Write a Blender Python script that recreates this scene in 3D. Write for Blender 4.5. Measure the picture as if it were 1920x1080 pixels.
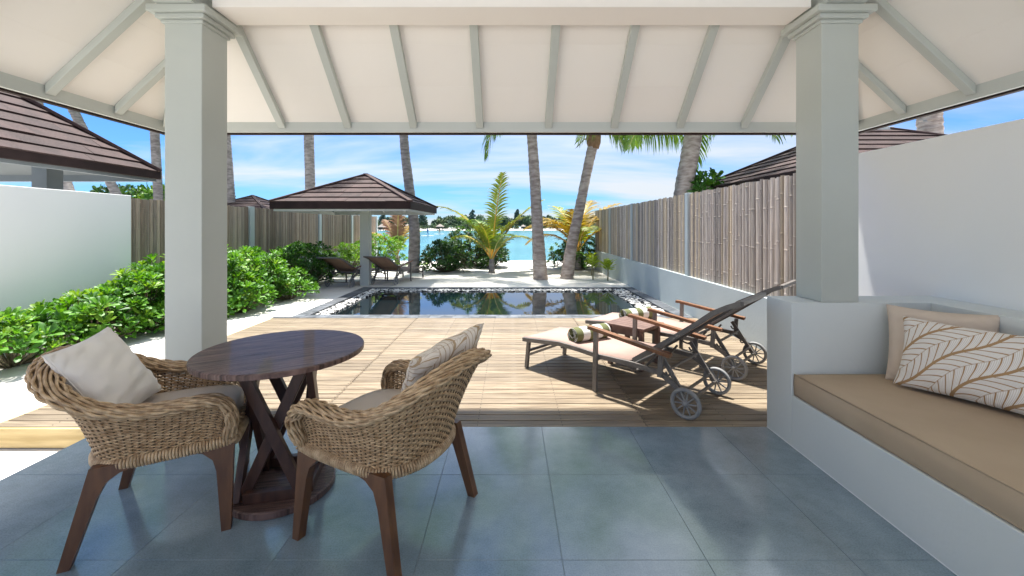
import bpy, math, random
import numpy as np
from mathutils import Vector, Matrix, noise
random.seed(7); np.random.seed(7)
for o in list(bpy.data.objects): bpy.data.objects.remove(o)
sc = bpy.context.scene
COL = sc.collection
R = math.radians
# ------------------------------------------------------------------ camera
EYE, F, CX, CY = 1.35, 787.0, 957.0, 425.0
cam = bpy.data.cameras.new('camera'); co = bpy.data.objects.new('camera', cam); COL.objects.link(co)
co.location = (0, 0, EYE); co.rotation_euler = (R(90), 0, 0)
cam.sensor_width = 36; cam.lens = F/1920*36
cam.shift_x = (960-CX)/1920; cam.shift_y = (CY-540)/1920
cam.clip_start = .05; cam.clip_end = 6000
sc.camera = co
sc.view_settings.view_transform = 'Standard'; sc.view_settings.look = 'None'
sc.view_settings.gamma = 1; sc.view_settings.exposure = 2.6
sc.view_settings.use_curve_mapping = False
# ------------------------------------------------------------------ sun and sky
SUN = Vector((-.075, .22, 1.0)).normalized()            # direction towards the sun
sl = bpy.data.lights.new('sun', 'SUN'); sl.energy = 2.0; sl.angle = R(2.5); sl.color = (1, .96, .9)
so = bpy.data.objects.new('sun', sl); COL.objects.link(so)
so.rotation_euler = (-SUN).to_track_quat('-Z', 'Y').to_euler()
w = bpy.data.worlds.new('World'); sc.world = w; w.use_nodes = True
nt = w.node_tree; nt.nodes.clear(); L = nt.links.new
def N(t, **k):
    n = nt.nodes.new(t)
    for a, b in k.items(): setattr(n, a, b)
    return n
out = N('ShaderNodeOutputWorld'); bg = N('ShaderNodeBackground'); bg.inputs[1].default_value = .15
sky = N('ShaderNodeTexSky', sky_type='NISHITA', sun_disc=False)
sky.sun_elevation = math.asin(SUN.z); sky.sun_rotation = math.atan2(SUN.x, SUN.y)
sky.air_density = 1.0; sky.dust_density = .4; sky.ozone_density = 2.0
tc = N('ShaderNodeTexCoord'); sep = N('ShaderNodeSeparateXYZ'); L(tc.outputs['Generated'], sep.inputs[0])
ad = N('ShaderNodeMath', operation='ADD'); L(sep.outputs[2], ad.inputs[0]); ad.inputs[1].default_value = .12
mx = N('ShaderNodeMath', operation='MAXIMUM'); L(ad.outputs[0], mx.inputs[0]); mx.inputs[1].default_value = .05
dx = N('ShaderNodeMath', operation='DIVIDE'); L(sep.outputs[0], dx.inputs[0]); L(mx.outputs[0], dx.inputs[1])
dy = N('ShaderNodeMath', operation='DIVIDE'); L(sep.outputs[1], dy.inputs[0]); L(mx.outputs[0], dy.inputs[1])
cb = N('ShaderNodeCombineXYZ'); L(dx.outputs[0], cb.inputs[0]); L(dy.outputs[0], cb.inputs[1])
mp = N('ShaderNodeMapping'); L(cb.outputs[0], mp.inputs[0])
mp.inputs['Rotation'].default_value = (0, 0, R(24)); mp.inputs['Scale'].default_value = (.30, .78, 1); mp.inputs['Location'].default_value = (1.3, 4.45, 0)
nz = N('ShaderNodeTexNoise'); L(mp.outputs[0], nz.inputs['Vector']); nz.inputs['Scale'].default_value = 1.0
nz.inputs['Detail'].default_value = 7; nz.inputs['Roughness'].default_value = .56; nz.inputs['Distortion'].default_value = .5
wx = N('ShaderNodeMath', operation='MULTIPLY_ADD'); L(sep.outputs[0], wx.inputs[0]); wx.inputs[1].default_value = .10; L(nz.outputs[0], wx.inputs[2])
rp = N('ShaderNodeValToRGB'); L(wx.outputs[0], rp.inputs[0])
rp.color_ramp.elements[0].position = .395; rp.color_ramp.elements[0].color = (.0, .0, .0, 1)
rp.color_ramp.elements[1].position = .66; rp.color_ramp.elements[1].color = (.92, .92, .92, 1)
hs = N('ShaderNodeMix', data_type='RGBA', blend_type='MULTIPLY'); hs.inputs[0].default_value = 1
L(sky.outputs[0], hs.inputs[6]); hs.inputs[7].default_value = (.074, .138, .232, 1)
mi = N('ShaderNodeMix', data_type='RGBA'); L(rp.outputs[0], mi.inputs[0]); L(hs.outputs[2], mi.inputs[6])
# thin cloud veil: white, with brightening added around the sun, out of view, for fill light
nv = N('ShaderNodeVectorMath', operation='NORMALIZE'); L(tc.outputs['Generated'], nv.inputs[0])
dp = N('ShaderNodeVectorMath', operation='DOT_PRODUCT'); L(nv.outputs[0], dp.inputs[0]); dp.inputs[1].default_value = tuple(SUN)
mr_ = N('ShaderNodeMapRange', interpolation_type='SMOOTHSTEP'); L(dp.outputs['Value'], mr_.inputs[0]); mr_.inputs[1].default_value = .25; mr_.inputs[2].default_value = 1.0; mr_.inputs[3].default_value = 1.0; mr_.inputs[4].default_value = 3.0
cc = N('ShaderNodeVectorMath', operation='SCALE'); cc.inputs[0].default_value = (.97, 1.01, 1.04); L(mr_.outputs[0], cc.inputs['Scale'])
L(cc.outputs[0], mi.inputs[7])
L(mi.outputs[2], bg.inputs[0]); L(bg.outputs[0], out.inputs[0])
sc.cycles.max_bounces = 10; sc.cycles.diffuse_bounces = 6; sc.cycles.transparent_max_bounces = 8

# ------------------------------------------------------------------ materials
def newmat(name):
    m = bpy.data.materials.new(name); m.use_nodes = True
    return m, m.node_tree.nodes, m.node_tree.links.new, m.node_tree.nodes['Principled BSDF']
def rgba(c): return (c[0], c[1], c[2], 1)
def mat(name, c1, c2=None, rough=.6, scale=6, stretch=(1,1,1), detail=5, bump=0, bscale=60, bstretch=None, spec=.5, rnd=0, transl=0, metal=0, lo=.35, hi=.65, coords='Object', coat=0):
    m, nd, ln, P = newmat(name)
    P.inputs['Roughness'].default_value = rough; P.inputs['Specular IOR Level'].default_value = spec
    P.inputs['Metallic'].default_value = metal; P.inputs['Coat Weight'].default_value = coat
    t = nd.new('ShaderNodeTexCoord')
    mpn = nd.new('ShaderNodeMapping'); ln(t.outputs[coords], mpn.inputs[0]); mpn.inputs['Scale'].default_value = stretch
    oi = nd.new('ShaderNodeObjectInfo')
    ml = nd.new('ShaderNodeMath'); ml.operation = 'MULTIPLY'; ln(oi.outputs['Random'], ml.inputs[0]); ml.inputs[1].default_value = 37.
    ln(ml.outputs[0], mpn.inputs['Location'])
    col = None
    if c2 is not None:
        n = nd.new('ShaderNodeTexNoise'); ln(mpn.outputs[0], n.inputs['Vector']); n.inputs['Scale'].default_value = scale; n.inputs['Detail'].default_value = detail
        r = nd.new('ShaderNodeValToRGB'); ln(n.outputs[0], r.inputs[0])
        r.color_ramp.elements[0].position = lo; r.color_ramp.elements[0].color = rgba(c1)
        r.color_ramp.elements[1].position = hi; r.color_ramp.elements[1].color = rgba(c2)
        col = r.outputs[0]
    if rnd:
        hv = nd.new('ShaderNodeHueSaturation')
        if col: ln(col, hv.inputs['Color'])
        else: hv.inputs['Color'].default_value = rgba(c1)
        mr = nd.new('ShaderNodeMapRange'); ln(oi.outputs['Random'], mr.inputs[0]); mr.inputs[3].default_value = 1-rnd; mr.inputs[4].default_value = 1+rnd
        ln(mr.outputs[0], hv.inputs['Value']); col = hv.outputs[0]
    if col: ln(col, P.inputs['Base Color'])
    else: P.inputs['Base Color'].default_value = rgba(c1)
    if bump:
        n2 = nd.new('ShaderNodeTexNoise'); n2.inputs['Scale'].default_value = bscale; n2.inputs['Detail'].default_value = 4
        if bstretch:
            m2 = nd.new('ShaderNodeMapping'); ln(t.outputs[coords], m2.inputs[0]); m2.inputs['Scale'].default_value = bstretch; ln(m2.outputs[0], n2.inputs['Vector'])
        else: ln(mpn.outputs[0], n2.inputs['Vector'])
        b = nd.new('ShaderNodeBump'); b.inputs['Strength'].default_value = bump; b.inputs['Distance'].default_value = .01
        ln(n2.outputs[0], b.inputs['Height']); ln(b.outputs[0], P.inputs['Normal'])
    if transl:
        tr = nd.new('ShaderNodeBsdfTranslucent'); ms = nd.new('ShaderNodeMixShader'); ms.inputs[0].default_value = transl
        if col: 
            g = nd.new('ShaderNodeMix'); g.data_type = 'RGBA'; g.blend_type = 'MULTIPLY'; g.inputs[0].default_value = 1; ln(col, g.inputs[6]); g.inputs[7].default_value = (1.6, 1.5, .5, 1); ln(g.outputs[2], tr.inputs[0])
        else: tr.inputs[0].default_value = rgba([min(1, c1[0]*1.6), min(1, c1[1]*1.5), c1[2]*.5])
        ln(P.outputs[0], ms.inputs[1]); ln(tr.outputs[0], ms.inputs[2]); ln(ms.outputs[0], nd['Material Output'].inputs[0])
    return m
PAINT = mat('grey_paint', (.47,.50,.465), (.51,.54,.505), .55, 1.3, bump=.06, bscale=40)
PAINT2 = mat('blue_grey_paint', (.44,.50,.50), (.49,.55,.55), .6, 1.1, bump=.12, bscale=30)
BENCHP = mat('pale_bench_paint', (.65,.69,.68), (.70,.735,.725), .6, 1.1, bump=.12, bscale=30)
WHITE = mat('white_paint', (.82,.83,.82), (.86,.87,.86), .65, .8, bump=.08, bscale=25)
WHITE2 = mat('off_white_paint', (.87,.875,.86), (.90,.905,.89), .65, .8, bump=.08, bscale=25)
CREAM = mat('cream_ceiling_paint', (.84,.80,.745), (.87,.835,.78), .6, .9)
BEAMC = mat('cream_beam_paint', (.86,.82,.77), (.88,.85,.80), .6, .9)
TRIM = mat('eave_trim_paint', (.56,.585,.55), (.60,.625,.59), .55, 1.5)
BROWN = mat('brown_roof_edge', (.022,.012,.010), (.034,.019,.016), .75, 5, spec=.25)
SHING = mat('brown_shingle', (.036,.019,.016), (.062,.034,.029), .8, 5, stretch=(1,1,1), bump=.9, bscale=35, rnd=.22)
TILE = None
SANDC = mat('coral_sand', (.66,.62,.56), (.76,.73,.67), .95, 1.4, bump=.5, bscale=16, detail=9)
DECKM = mat('pale_deck_wood', (.15,.11,.068), (.28,.222,.15), .5, 3.2, stretch=(1.0,16,16), detail=8, bump=.25, bscale=14, bstretch=(1,14,14), rnd=.22)
FASCIA = mat('yellow_fascia_wood', (.42,.30,.12), (.62,.47,.23), .6, 2.2, stretch=(1,6,9), bump=.2)
DARKUNDER = mat('dark_joist', (.03,.025,.02)); BACKP = mat('brown_backing', (.045,.035,.028))
SLATE = mat('slate_coping', (.06,.07,.08), (.15,.16,.175), .55, 7, bump=.35, bscale=40, rnd=.35)
PEBB = [mat('white_pebble', (.68,.67,.63), None, .5), mat('black_pebble', (.015,.015,.017), None, .3)]
WATERP = mat('pool_water', (.004,.010,.013), None, .02, bump=.07, bscale=6, spec=1.0)
WATERP.node_tree.nodes['Principled BSDF'].inputs['IOR'].default_value = 1.5
POOLT = mat('pool_tile', (.02,.03,.035), None, .4)
def bam(n, a, b): return mat(n, a, b, .7, 4, stretch=(5,5,1), detail=7, bump=.35, bscale=9, bstretch=(18,18,1.2), rnd=.36)
BAMR = [bam('silver_bamboo', (.30,.25,.20), (.62,.55,.47)), bam('grey_bamboo', (.22,.18,.15), (.50,.45,.39)), bam('straw_bamboo', (.42,.33,.22), (.60,.50,.36))]
BAML = [bam('brown_bamboo', (.26,.205,.15), (.42,.345,.27)), bam('taupe_bamboo', (.24,.195,.15), (.39,.33,.27)), bam('umber_bamboo', (.19,.14,.10), (.34,.265,.20))]
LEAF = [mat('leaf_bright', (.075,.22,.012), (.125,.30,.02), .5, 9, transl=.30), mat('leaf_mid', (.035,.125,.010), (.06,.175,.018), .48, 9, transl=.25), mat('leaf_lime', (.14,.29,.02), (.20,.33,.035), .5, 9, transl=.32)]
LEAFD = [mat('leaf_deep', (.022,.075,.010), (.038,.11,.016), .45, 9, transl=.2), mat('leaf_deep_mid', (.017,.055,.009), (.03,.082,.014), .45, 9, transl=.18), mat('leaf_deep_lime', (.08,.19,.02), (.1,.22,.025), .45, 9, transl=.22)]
STEM = mat('shrub_stem', (.10,.085,.05), (.17,.14,.09), .8, 20)
TRUNK = mat('palm_trunk', (.24,.19,.165), (.50,.43,.375), .9, 5, stretch=(1,1,3), detail=8, bump=.5, bscale=22, bstretch=(1,1,2.6))
TRUNKD = mat('grey_palm_trunk', (.16,.14,.13), (.34,.31,.29), .9, 5, stretch=(1,1,3), detail=8, bump=.9, bscale=22, bstretch=(1,1,2.6))
FRG = mat('frond_green', (.08,.17,.02), (.15,.26,.04), .5, 3, transl=.35)
FRY = mat('frond_yellow_green', (.18,.24,.025), (.27,.31,.04), .5, 3, transl=.35)
FRO = mat('frond_yellow', (.21,.135,.012), (.29,.215,.022), .5, 3, transl=.35)
FRR = mat('frond_reddish', (.20,.10,.06), (.33,.2,.13), .7, 3, transl=.25)
RACH = mat('frond_rib', (.40,.42,.10), (.50,.50,.16), .5, 6)
RACHO = mat('frond_rib_orange', (.60,.30,.04), (.66,.42,.07), .5, 6)
RATTAN = mat('rattan', (.34,.205,.095), (.60,.415,.235), .5, 42, detail=4, bump=.2, bscale=150)
RATTAN2 = mat('rattan_rim', (.36,.23,.12), (.62,.45,.27), .5, 30, detail=4, bump=.2, bscale=150)
CORE = mat('rattan_core', (.13,.085,.045), None, .8)
WALNUT = mat('walnut_leg', (.085,.034,.014), (.15,.065,.026), .38, 5, stretch=(6,6,1), detail=6, spec=.5)
TABW = mat('dark_table_wood', (.042,.018,.013), (.22,.13,.105), .42, 5, stretch=(1.0,22,1), detail=9, bump=.6, bscale=9, bstretch=(2,60,1), coat=.15)
TABL = mat('dark_brace_wood', (.045,.018,.012), (.09,.04,.024), .4, 5, stretch=(5,5,1.2), detail=6)
SEATC = mat('grey_beige_fabric', (.56,.49,.42), (.60,.53,.46), .9, 3, bump=.25, bscale=420)
PILW = mat('ivory_fabric', (.82,.77,.71), (.85,.81,.75), .9, 3, bump=.25, bscale=380)
PILB = mat('beige_velvet', (.62,.51,.41), (.68,.57,.47), .9, 4, bump=.2, bscale=300)
BENCHC = mat('khaki_fabric', (.47,.36,.25), (.52,.405,.285), .9, 3, bump=.3, bscale=500)
METAL = mat('bronze_grey_metal', (.13,.12,.11), (.17,.155,.14), .42, 12, spec=.5)
TEAK = mat('orange_teak', (.13,.055,.025), (.22,.105,.05), .5, 6, stretch=(1.5,14,14), detail=6)
SLING = mat('taupe_mesh', (.33,.225,.185), (.37,.26,.215), .8, 3, bump=.2, bscale=350)
SLINGB = mat('brown_mesh', (.33,.20,.13), (.38,.235,.16), .8, 3, bump=.2, bscale=350)
WHEELM = mat('grey_wheel', (.22,.225,.225), (.28,.28,.28), .6, 12)
SIDEW = mat('reddish_side_table_wood', (.10,.055,.04), (.20,.125,.10), .55, 5, stretch=(1.5,12,1), detail=6)
ROOFP = mat('soffit_paint', (.50,.53,.52), (.55,.58,.57), .6, 2)
THATCH = mat('grey_thatch', (.22,.19,.165), (.33,.29,.25), .95, 2)
FARWOOD = mat('far_wood', (.07,.05,.04), (.12,.09,.07), .9, 1)
FART = [mat('far_foliage_%s'%n, a, b, .8, .35) for n, a, b in (('mid', (.06,.115,.05), (.10,.16,.07)), ('olive', (.085,.125,.055), (.125,.175,.07)), ('deep', (.045,.085,.055), (.065,.105,.065)))]  # distance haze put into the colours: lightened foliage tones
FARD = mat('casuarina_foliage', (.05,.085,.07), (.075,.115,.09), .9, .6)  # lightened too, the far haze is part of this colour

def glossy_tile():
    m, nd, ln, P = newmat('blue_grey_floor_tile')
    t = nd.new('ShaderNodeTexCoord'); oi = nd.new('ShaderNodeObjectInfo')
    mpn = nd.new('ShaderNodeMapping'); ln(t.outputs['Object'], mpn.inputs[0])
    ml = nd.new('ShaderNodeMath'); ml.operation = 'MULTIPLY'; ln(oi.outputs['Random'], ml.inputs[0]); ml.inputs[1].default_value = 20; n = nd.new('ShaderNodeTexNoise'); n.inputs['Scale'].default_value = 3.5; n.inputs['Detail'].default_value = 10; n.inputs['Roughness'].default_value = .7; ln(mpn.outputs[0], n.inputs['Vector'])
    r = nd.new('ShaderNodeValToRGB'); ln(n.outputs[0], r.inputs[0])
    r.color_ramp.elements[0].position = .3; r.color_ramp.elements[0].color = (.135,.20,.24,1)
    r.color_ramp.elements[1].position = .7; r.color_ramp.elements[1].color = (.265,.345,.395,1)
    s = nd.new('ShaderNodeTexNoise'); s.inputs['Scale'].default_value = 160; s.inputs['Detail'].default_value = 3; ln(mpn.outputs[0], s.inputs['Vector'])
    r2 = nd.new('ShaderNodeValToRGB'); ln(s.outputs[0], r2.inputs[0])
    r2.color_ramp.elements[0].position = .3; r2.color_ramp.elements[0].color = (.82,.82,.82,1); r2.color_ramp.elements[1].position = .6; r2.color_ramp.elements[1].color = (1.12,1.12,1.12,1)
    g = nd.new('ShaderNodeMix'); g.data_type = 'RGBA'; g.blend_type = 'MULTIPLY'; g.inputs[0].default_value = .9; ln(r.outputs[0], g.inputs[6]); ln(r2.outputs[0], g.inputs[7])
    hv = nd.new('ShaderNodeHueSaturation'); ln(g.outputs[2], hv.inputs['Color'])
    mr = nd.new('ShaderNodeMapRange'); ln(oi.outputs['Random'], mr.inputs[0]); mr.inputs[3].default_value = .975; mr.inputs[4].default_value = 1.025; ln(mr.outputs[0], hv.inputs['Value'])
    ln(hv.outputs[0], P.inputs['Base Color'])
    rr = nd.new('ShaderNodeMapRange'); ln(n.outputs[0], rr.inputs[0]); rr.inputs[3].default_value = .12; rr.inputs[4].default_value = .22; ln(rr.outputs[0], P.inputs['Roughness'])
    P.inputs['Specular IOR Level'].default_value = 1.0; P.inputs['Coat Weight'].default_value = .5; P.inputs['Coat Roughness'].default_value = .09
    b = nd.new('ShaderNodeBump'); b.inputs['Strength'].default_value = .05; b.inputs['Distance'].default_value = .004; ln(s.outputs[0], b.inputs['Height']); ln(b.outputs[0], P.inputs['Normal'])
    return m
TILE = glossy_tile()
GROUT = mat('pale_grout', (.30,.35,.38), (.36,.41,.44), .85, 8)

def leaf_print(name, bgc, vein, spacing, rot):
    """feather leaf print: wavy midribs with curved veins either side"""
    m, nd, ln, P = newmat(name); P.inputs['Roughness'].default_value = .9
    def mth(op, a, b=None, c=None):
        n = nd.new('ShaderNodeMath'); n.operation = op
        for i, x in enumerate((a, b, c)):
            if x is None: continue
            if isinstance(x, (int, float)): n.inputs[i].default_value = x
            else: ln(x, n.inputs[i])
        return n.outputs[0]
    t = nd.new('ShaderNodeTexCoord'); mpn = nd.new('ShaderNodeMapping'); ln(t.outputs['Object'], mpn.inputs[0]); mpn.inputs['Rotation'].default_value = (0, 0, rot)
    sp = nd.new('ShaderNodeSeparateXYZ'); ln(mpn.outputs[0], sp.inputs[0])
    u, v = sp.outputs[0], sp.outputs[1]
    wav = mth('MULTIPLY', mth('SINE', mth('MULTIPLY', u, 17.)), .012)
    vv = mth('DIVIDE', mth('ADD', v, wav), spacing)
    fr = mth('SUBTRACT', mth('FRACT', vv), .5); d = mth('ABSOLUTE', fr)
    cell = mth('FLOOR', vv)
    arc = mth('POWER', mth('MULTIPLY', d, 2.), 1.7)
    ph = mth('SUBTRACT', mth('MULTIPLY', mth('ADD', u, mth('MULTIPLY', cell, .017)), 22.), mth('MULTIPLY', d, 6.2))
    ph = mth('ADD', ph, mth('MULTIPLY', arc, 1.1))
    big = mth('LESS_THAN', mth('ABSOLUTE', mth('SUBTRACT', mth('FRACT', ph), .5)), .085)
    fine = mth('LESS_THAN', mth('ABSOLUTE', mth('SUBTRACT', mth('FRACT', mth('MULTIPLY', ph, 5.)), .5)), .17)
    mid = mth('LESS_THAN', d, .045)
    edge = mth('GREATER_THAN', d, .485)
    k = mth('MAXIMUM', mth('MAXIMUM', big, mid), mth('MAXIMUM', mth('MULTIPLY', fine, .38), mth('MULTIPLY', edge, .6)))
    mix = nd.new('ShaderNodeMix'); mix.data_type = 'RGBA'; ln(k, mix.inputs[0]); mix.inputs[6].default_value = rgba(bgc); mix.inputs[7].default_value = rgba(vein)
    ln(mix.outputs[2], P.inputs['Base Color'])
    return m
PRINT1 = leaf_print('leaf_print_bench', (.86,.83,.78), (.42,.255,.12), .135, R(-42))
PRINT2 = leaf_print('leaf_print_chair', (.80,.74,.66), (.46,.33,.20), .105, R(-35))

def stripe_mat():
    m, nd, ln, P = newmat('striped_towel'); P.inputs['Roughness'].default_value = .95
    t = nd.new('ShaderNodeTexCoord'); sp = nd.new('ShaderNodeSeparateXYZ'); ln(t.outputs['Object'], sp.inputs[0])
    a = nd.new('ShaderNodeMath'); a.operation = 'MULTIPLY'; ln(sp.outputs[0], a.inputs[0]); a.inputs[1].default_value = 1/.155
    f = nd.new('ShaderNodeMath'); f.operation = 'FRACT'; ln(a.outputs[0], f.inputs[0])
    g = nd.new('ShaderNodeMath'); g.operation = 'LESS_THAN'; ln(f.outputs[0], g.inputs[0]); g.inputs[1].default_value = .48
    mix = nd.new('ShaderNodeMix'); mix.data_type = 'RGBA'; ln(g.outputs[0], mix.inputs[0]); mix.inputs[6].default_value = (.58,.59,.56,1); mix.inputs[7].default_value = (.12,.13,.05,1)
    ln(mix.outputs[2], P.inputs['Base Color'])
    n = nd.new('ShaderNodeTexNoise'); n.inputs['Scale'].default_value = 220; ln(t.outputs['Object'], n.inputs['Vector'])
    b = nd.new('ShaderNodeBump'); b.inputs['Strength'].default_value = .5; b.inputs['Distance'].default_value = .004; ln(n.outputs[0], b.inputs['Height']); ln(b.outputs[0], P.inputs['Normal'])
    return m
TOWEL = stripe_mat()

def lagoon_mat():
    m, nd, ln, P = newmat('lagoon_water'); P.inputs['Roughness'].default_value = .18; P.inputs['IOR'].default_value = 1.33
    t = nd.new('ShaderNodeTexCoord'); mpn = nd.new('ShaderNodeMapping'); ln(t.outputs['Object'], mpn.inputs[0]); mpn.inputs['Scale'].default_value = (.02,.07,1)
    n = nd.new('ShaderNodeTexNoise'); n.inputs['Scale'].default_value = 1; n.inputs['Detail'].default_value = 6; ln(mpn.outputs[0], n.inputs['Vector'])
    r = nd.new('ShaderNodeValToRGB'); ln(n.outputs[0], r.inputs[0])
    r.color_ramp.elements[0].position = .35; r.color_ramp.elements[0].color = (.030,.15,.165,1); r.color_ramp.elements[1].position = .62; r.color_ramp.elements[1].color = (.060,.215,.225,1)
    ln(r.outputs[0], P.inputs['Base Color'])
    m2 = nd.new('ShaderNodeMapping'); ln(t.outputs['Object'], m2.inputs[0]); m2.inputs['Scale'].default_value = (.8,2.4,1)
    n2 = nd.new('ShaderNodeTexNoise'); n2.inputs['Scale'].default_value = 1.2; n2.inputs['Detail'].default_value = 5; ln(m2.outputs[0], n2.inputs['Vector'])
    b = nd.new('ShaderNodeBump'); b.inputs['Strength'].default_value = .6; b.inputs['Distance'].default_value = .12; ln(n2.outputs[0], b.inputs['Height']); ln(b.outputs[0], P.inputs['Normal'])
    return m
LAGOON = lagoon_mat()

# ------------------------------------------------------------------ helpers
def tag(o, label=None, cat=None, group=None, kind=None):
    if label: o['label'] = label
    if cat: o['category'] = cat
    if group: o['group'] = group
    if kind: o['kind'] = kind
    return o
def thing(name, label, cat, loc=(0,0,0), rz=0, group=None):
    o = bpy.data.objects.new(name, None); COL.objects.link(o); o.empty_display_size = .1
    o.location = loc; o.rotation_euler = (0, 0, rz)
    return tag(o, label, cat, group)
def link_mesh(name, me, parent=None, mtx=None):
    o = bpy.data.objects.new(name, me); COL.objects.link(o)
    if parent: o.parent = parent
    if mtx is not None: o.matrix_local = mtx
    return o
class MB:
    def __init__(s): s.v = []; s.f = []; s.mi = []
    def add(s, vs, fs, mi=0):
        b = len(s.v); s.v += [tuple(p) for p in vs]; s.f += [tuple(i+b for i in f) for f in fs]; s.mi += [mi]*len(fs); return s
    def box(s, x0, x1, y0, y1, z0, z1, mi=0):
        return s.add([(x0,y0,z0),(x1,y0,z0),(x1,y1,z0),(x0,y1,z0),(x0,y0,z1),(x1,y0,z1),(x1,y1,z1),(x0,y1,z1)],
                     [(0,3,2,1),(4,5,6,7),(0,1,5,4),(1,2,6,5),(2,3,7,6),(3,0,4,7)], mi)
    def hexa(s, p, mi=0): return s.add(p, [(0,3,2,1),(4,5,6,7),(0,1,5,4),(1,2,6,5),(2,3,7,6),(3,0,4,7)], mi)
    def bar(s, a, b, w, h, up=(0,0,1), mi=0, w2=None, h2=None):
        a = Vector(a); b = Vector(b); d = (b-a).normalized(); u = Vector(up)
        sd = d.cross(u)
        if sd.length < 1e-4: sd = d.cross(Vector((1,0,0)))
        sd.normalize(); u = sd.cross(d).normalized(); w2 = w if w2 is None else w2; h2 = h if h2 is None else h2
        def ring(c, w, h): return [c-sd*w/2-u*h/2, c+sd*w/2-u*h/2, c+sd*w/2+u*h/2, c-sd*w/2+u*h/2]
        p = ring(a, w, h)+ring(b, w2, h2)
        return s.add(p, [(3,2,1,0),(4,5,6,7),(0,1,5,4),(1,2,6,5),(2,3,7,6),(3,0,4,7)], mi)
    def tube(s, pts, r, n=8, mi=0, caps=True, closed=False, flat=1.0):
        pts = [Vector(p) for p in pts]; m = len(pts)
        rs = r if isinstance(r, (list, tuple)) else [r]*m
        vs = []; prev = None
        for i in range(m):
            if closed: d = pts[(i+1)%m]-pts[i-1]
            else: d = pts[min(i+1,m-1)]-pts[max(i-1,0)]
            d.normalize()
            if prev is None:
                a = d.cross(Vector((0,0,1)))
                if a.length < .05: a = d.cross(Vector((1,0,0)))
            else: a = prev-d*prev.dot(d)
            a.normalize(); prev = a; b = d.cross(a)
            for k in range(n):
                t = 2*math.pi*k/n; vs.append(pts[i]+a*(math.cos(t)*rs[i])+b*(math.sin(t)*rs[i]*flat))
        fs = [(i*n+k, i*n+(k+1)%n, (i+1)*n+(k+1)%n, (i+1)*n+k) for i in range(m-1) for k in range(n)]
        if closed: fs += [((m-1)*n+k, (m-1)*n+(k+1)%n, (k+1)%n, k) for k in range(n)]
        elif caps: fs += [tuple(range(n))[::-1], tuple((m-1)*n+k for k in range(n))]
        return s.add(vs, fs, mi)
    def lathe(s, prof, n=32, c=(0,0,0), mi=0):
        vs = []; fs = []
        for r, z in prof:
            for k in range(n): t = 2*math.pi*k/n; vs.append((c[0]+r*math.cos(t), c[1]+r*math.sin(t), c[2]+z))
        for i in range(len(prof)-1):
            for k in range(n): fs.append((i*n+k, i*n+(k+1)%n, (i+1)*n+(k+1)%n, (i+1)*n+k))
        fs.append(tuple(range(n))[::-1]); fs.append(tuple((len(prof)-1)*n+k for k in range(n)))
        return s.add(vs, fs, mi)
    def prism(s, outline, fn, t0, t1, mi=0):
        """outline of 2D points -> fn(a,b,t)"""
        n = len(outline); vs = [fn(a, b, t0) for a, b in outline]+[fn(a, b, t1) for a, b in outline]
        return s.add(vs, [tuple(range(n))[::-1], tuple(range(n, 2*n))]+[(i, (i+1)%n, n+(i+1)%n, n+i) for i in range(n)], mi)
    def mesh(s, name, mats, smooth=False, bevel=0, seg=2):
        me = bpy.data.meshes.new(name); me.from_pydata(s.v, [], s.f)
        for m in (mats if isinstance(mats, (list, tuple)) else [mats]): me.materials.append(m)
        me.polygons.foreach_set('material_index', s.mi)
        if smooth: me.polygons.foreach_set('use_smooth', [True]*len(s.f))
        me.update(); return me
    def build(s, name, mats, parent=None, smooth=False, bevel=0, seg=2, loc=None, sub=0):
        o = link_mesh(name, s.mesh(name, mats, smooth), parent)
        if loc: o.location = loc
        if bevel:
            m = o.modifiers.new('bevel', 'BEVEL'); m.width = bevel; m.segments = seg; m.limit_method = 'ANGLE'; m.harden_normals = False
        if sub: m = o.modifiers.new('sub', 'SUBSURF'); m.levels = sub; m.render_levels = sub
        return o
def catmull(P, per):
    P = [Vector(p) for p in P]; out = []
    for i in range(len(P)-1):
        a = P[max(i-1,0)]; b = P[i]; c = P[i+1]; d = P[min(i+2, len(P)-1)]
        for k in range(per):
            t = k/per; out.append(.5*((2*b)+(c-a)*t+(2*a-5*b+4*c-d)*t*t+(3*b-a-3*c+d)*t**3))
    out.append(P[-1]); return out
def np_mesh(name, V, Fq, mats, midx=None, smooth=True):
    me = bpy.data.meshes.new(name)
    V = np.asarray(V, dtype=np.float32); Fq = np.asarray(Fq, dtype=np.int32); k = Fq.shape[1]
    me.vertices.add(len(V)); me.vertices.foreach_set('co', V.ravel())
    me.loops.add(Fq.size); me.loops.foreach_set('vertex_index', Fq.ravel())
    me.polygons.add(len(Fq)); me.polygons.foreach_set('loop_start', np.arange(0, Fq.size, k, dtype=np.int32)); me.polygons.foreach_set('loop_total', np.full(len(Fq), k, dtype=np.int32))
    for m in mats: me.materials.append(m)
    if midx is not None: me.polygons.foreach_set('material_index', np.asarray(midx, dtype=np.int32))
    if smooth: me.polygons.foreach_set('use_smooth', np.ones(len(Fq), dtype=bool))
    me.update(); me.validate(); return me

# ================================================================== THE SETTING
FX0, FX1, FY1 = -2.717, 1.73, 2.833
DX0, DX1, DY1 = -3.51, 2.75, 6.21
PX0, PX1, PY0, PY1 = -3.29, 2.72, 6.21, 9.40      # outer edge of the coping
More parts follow.
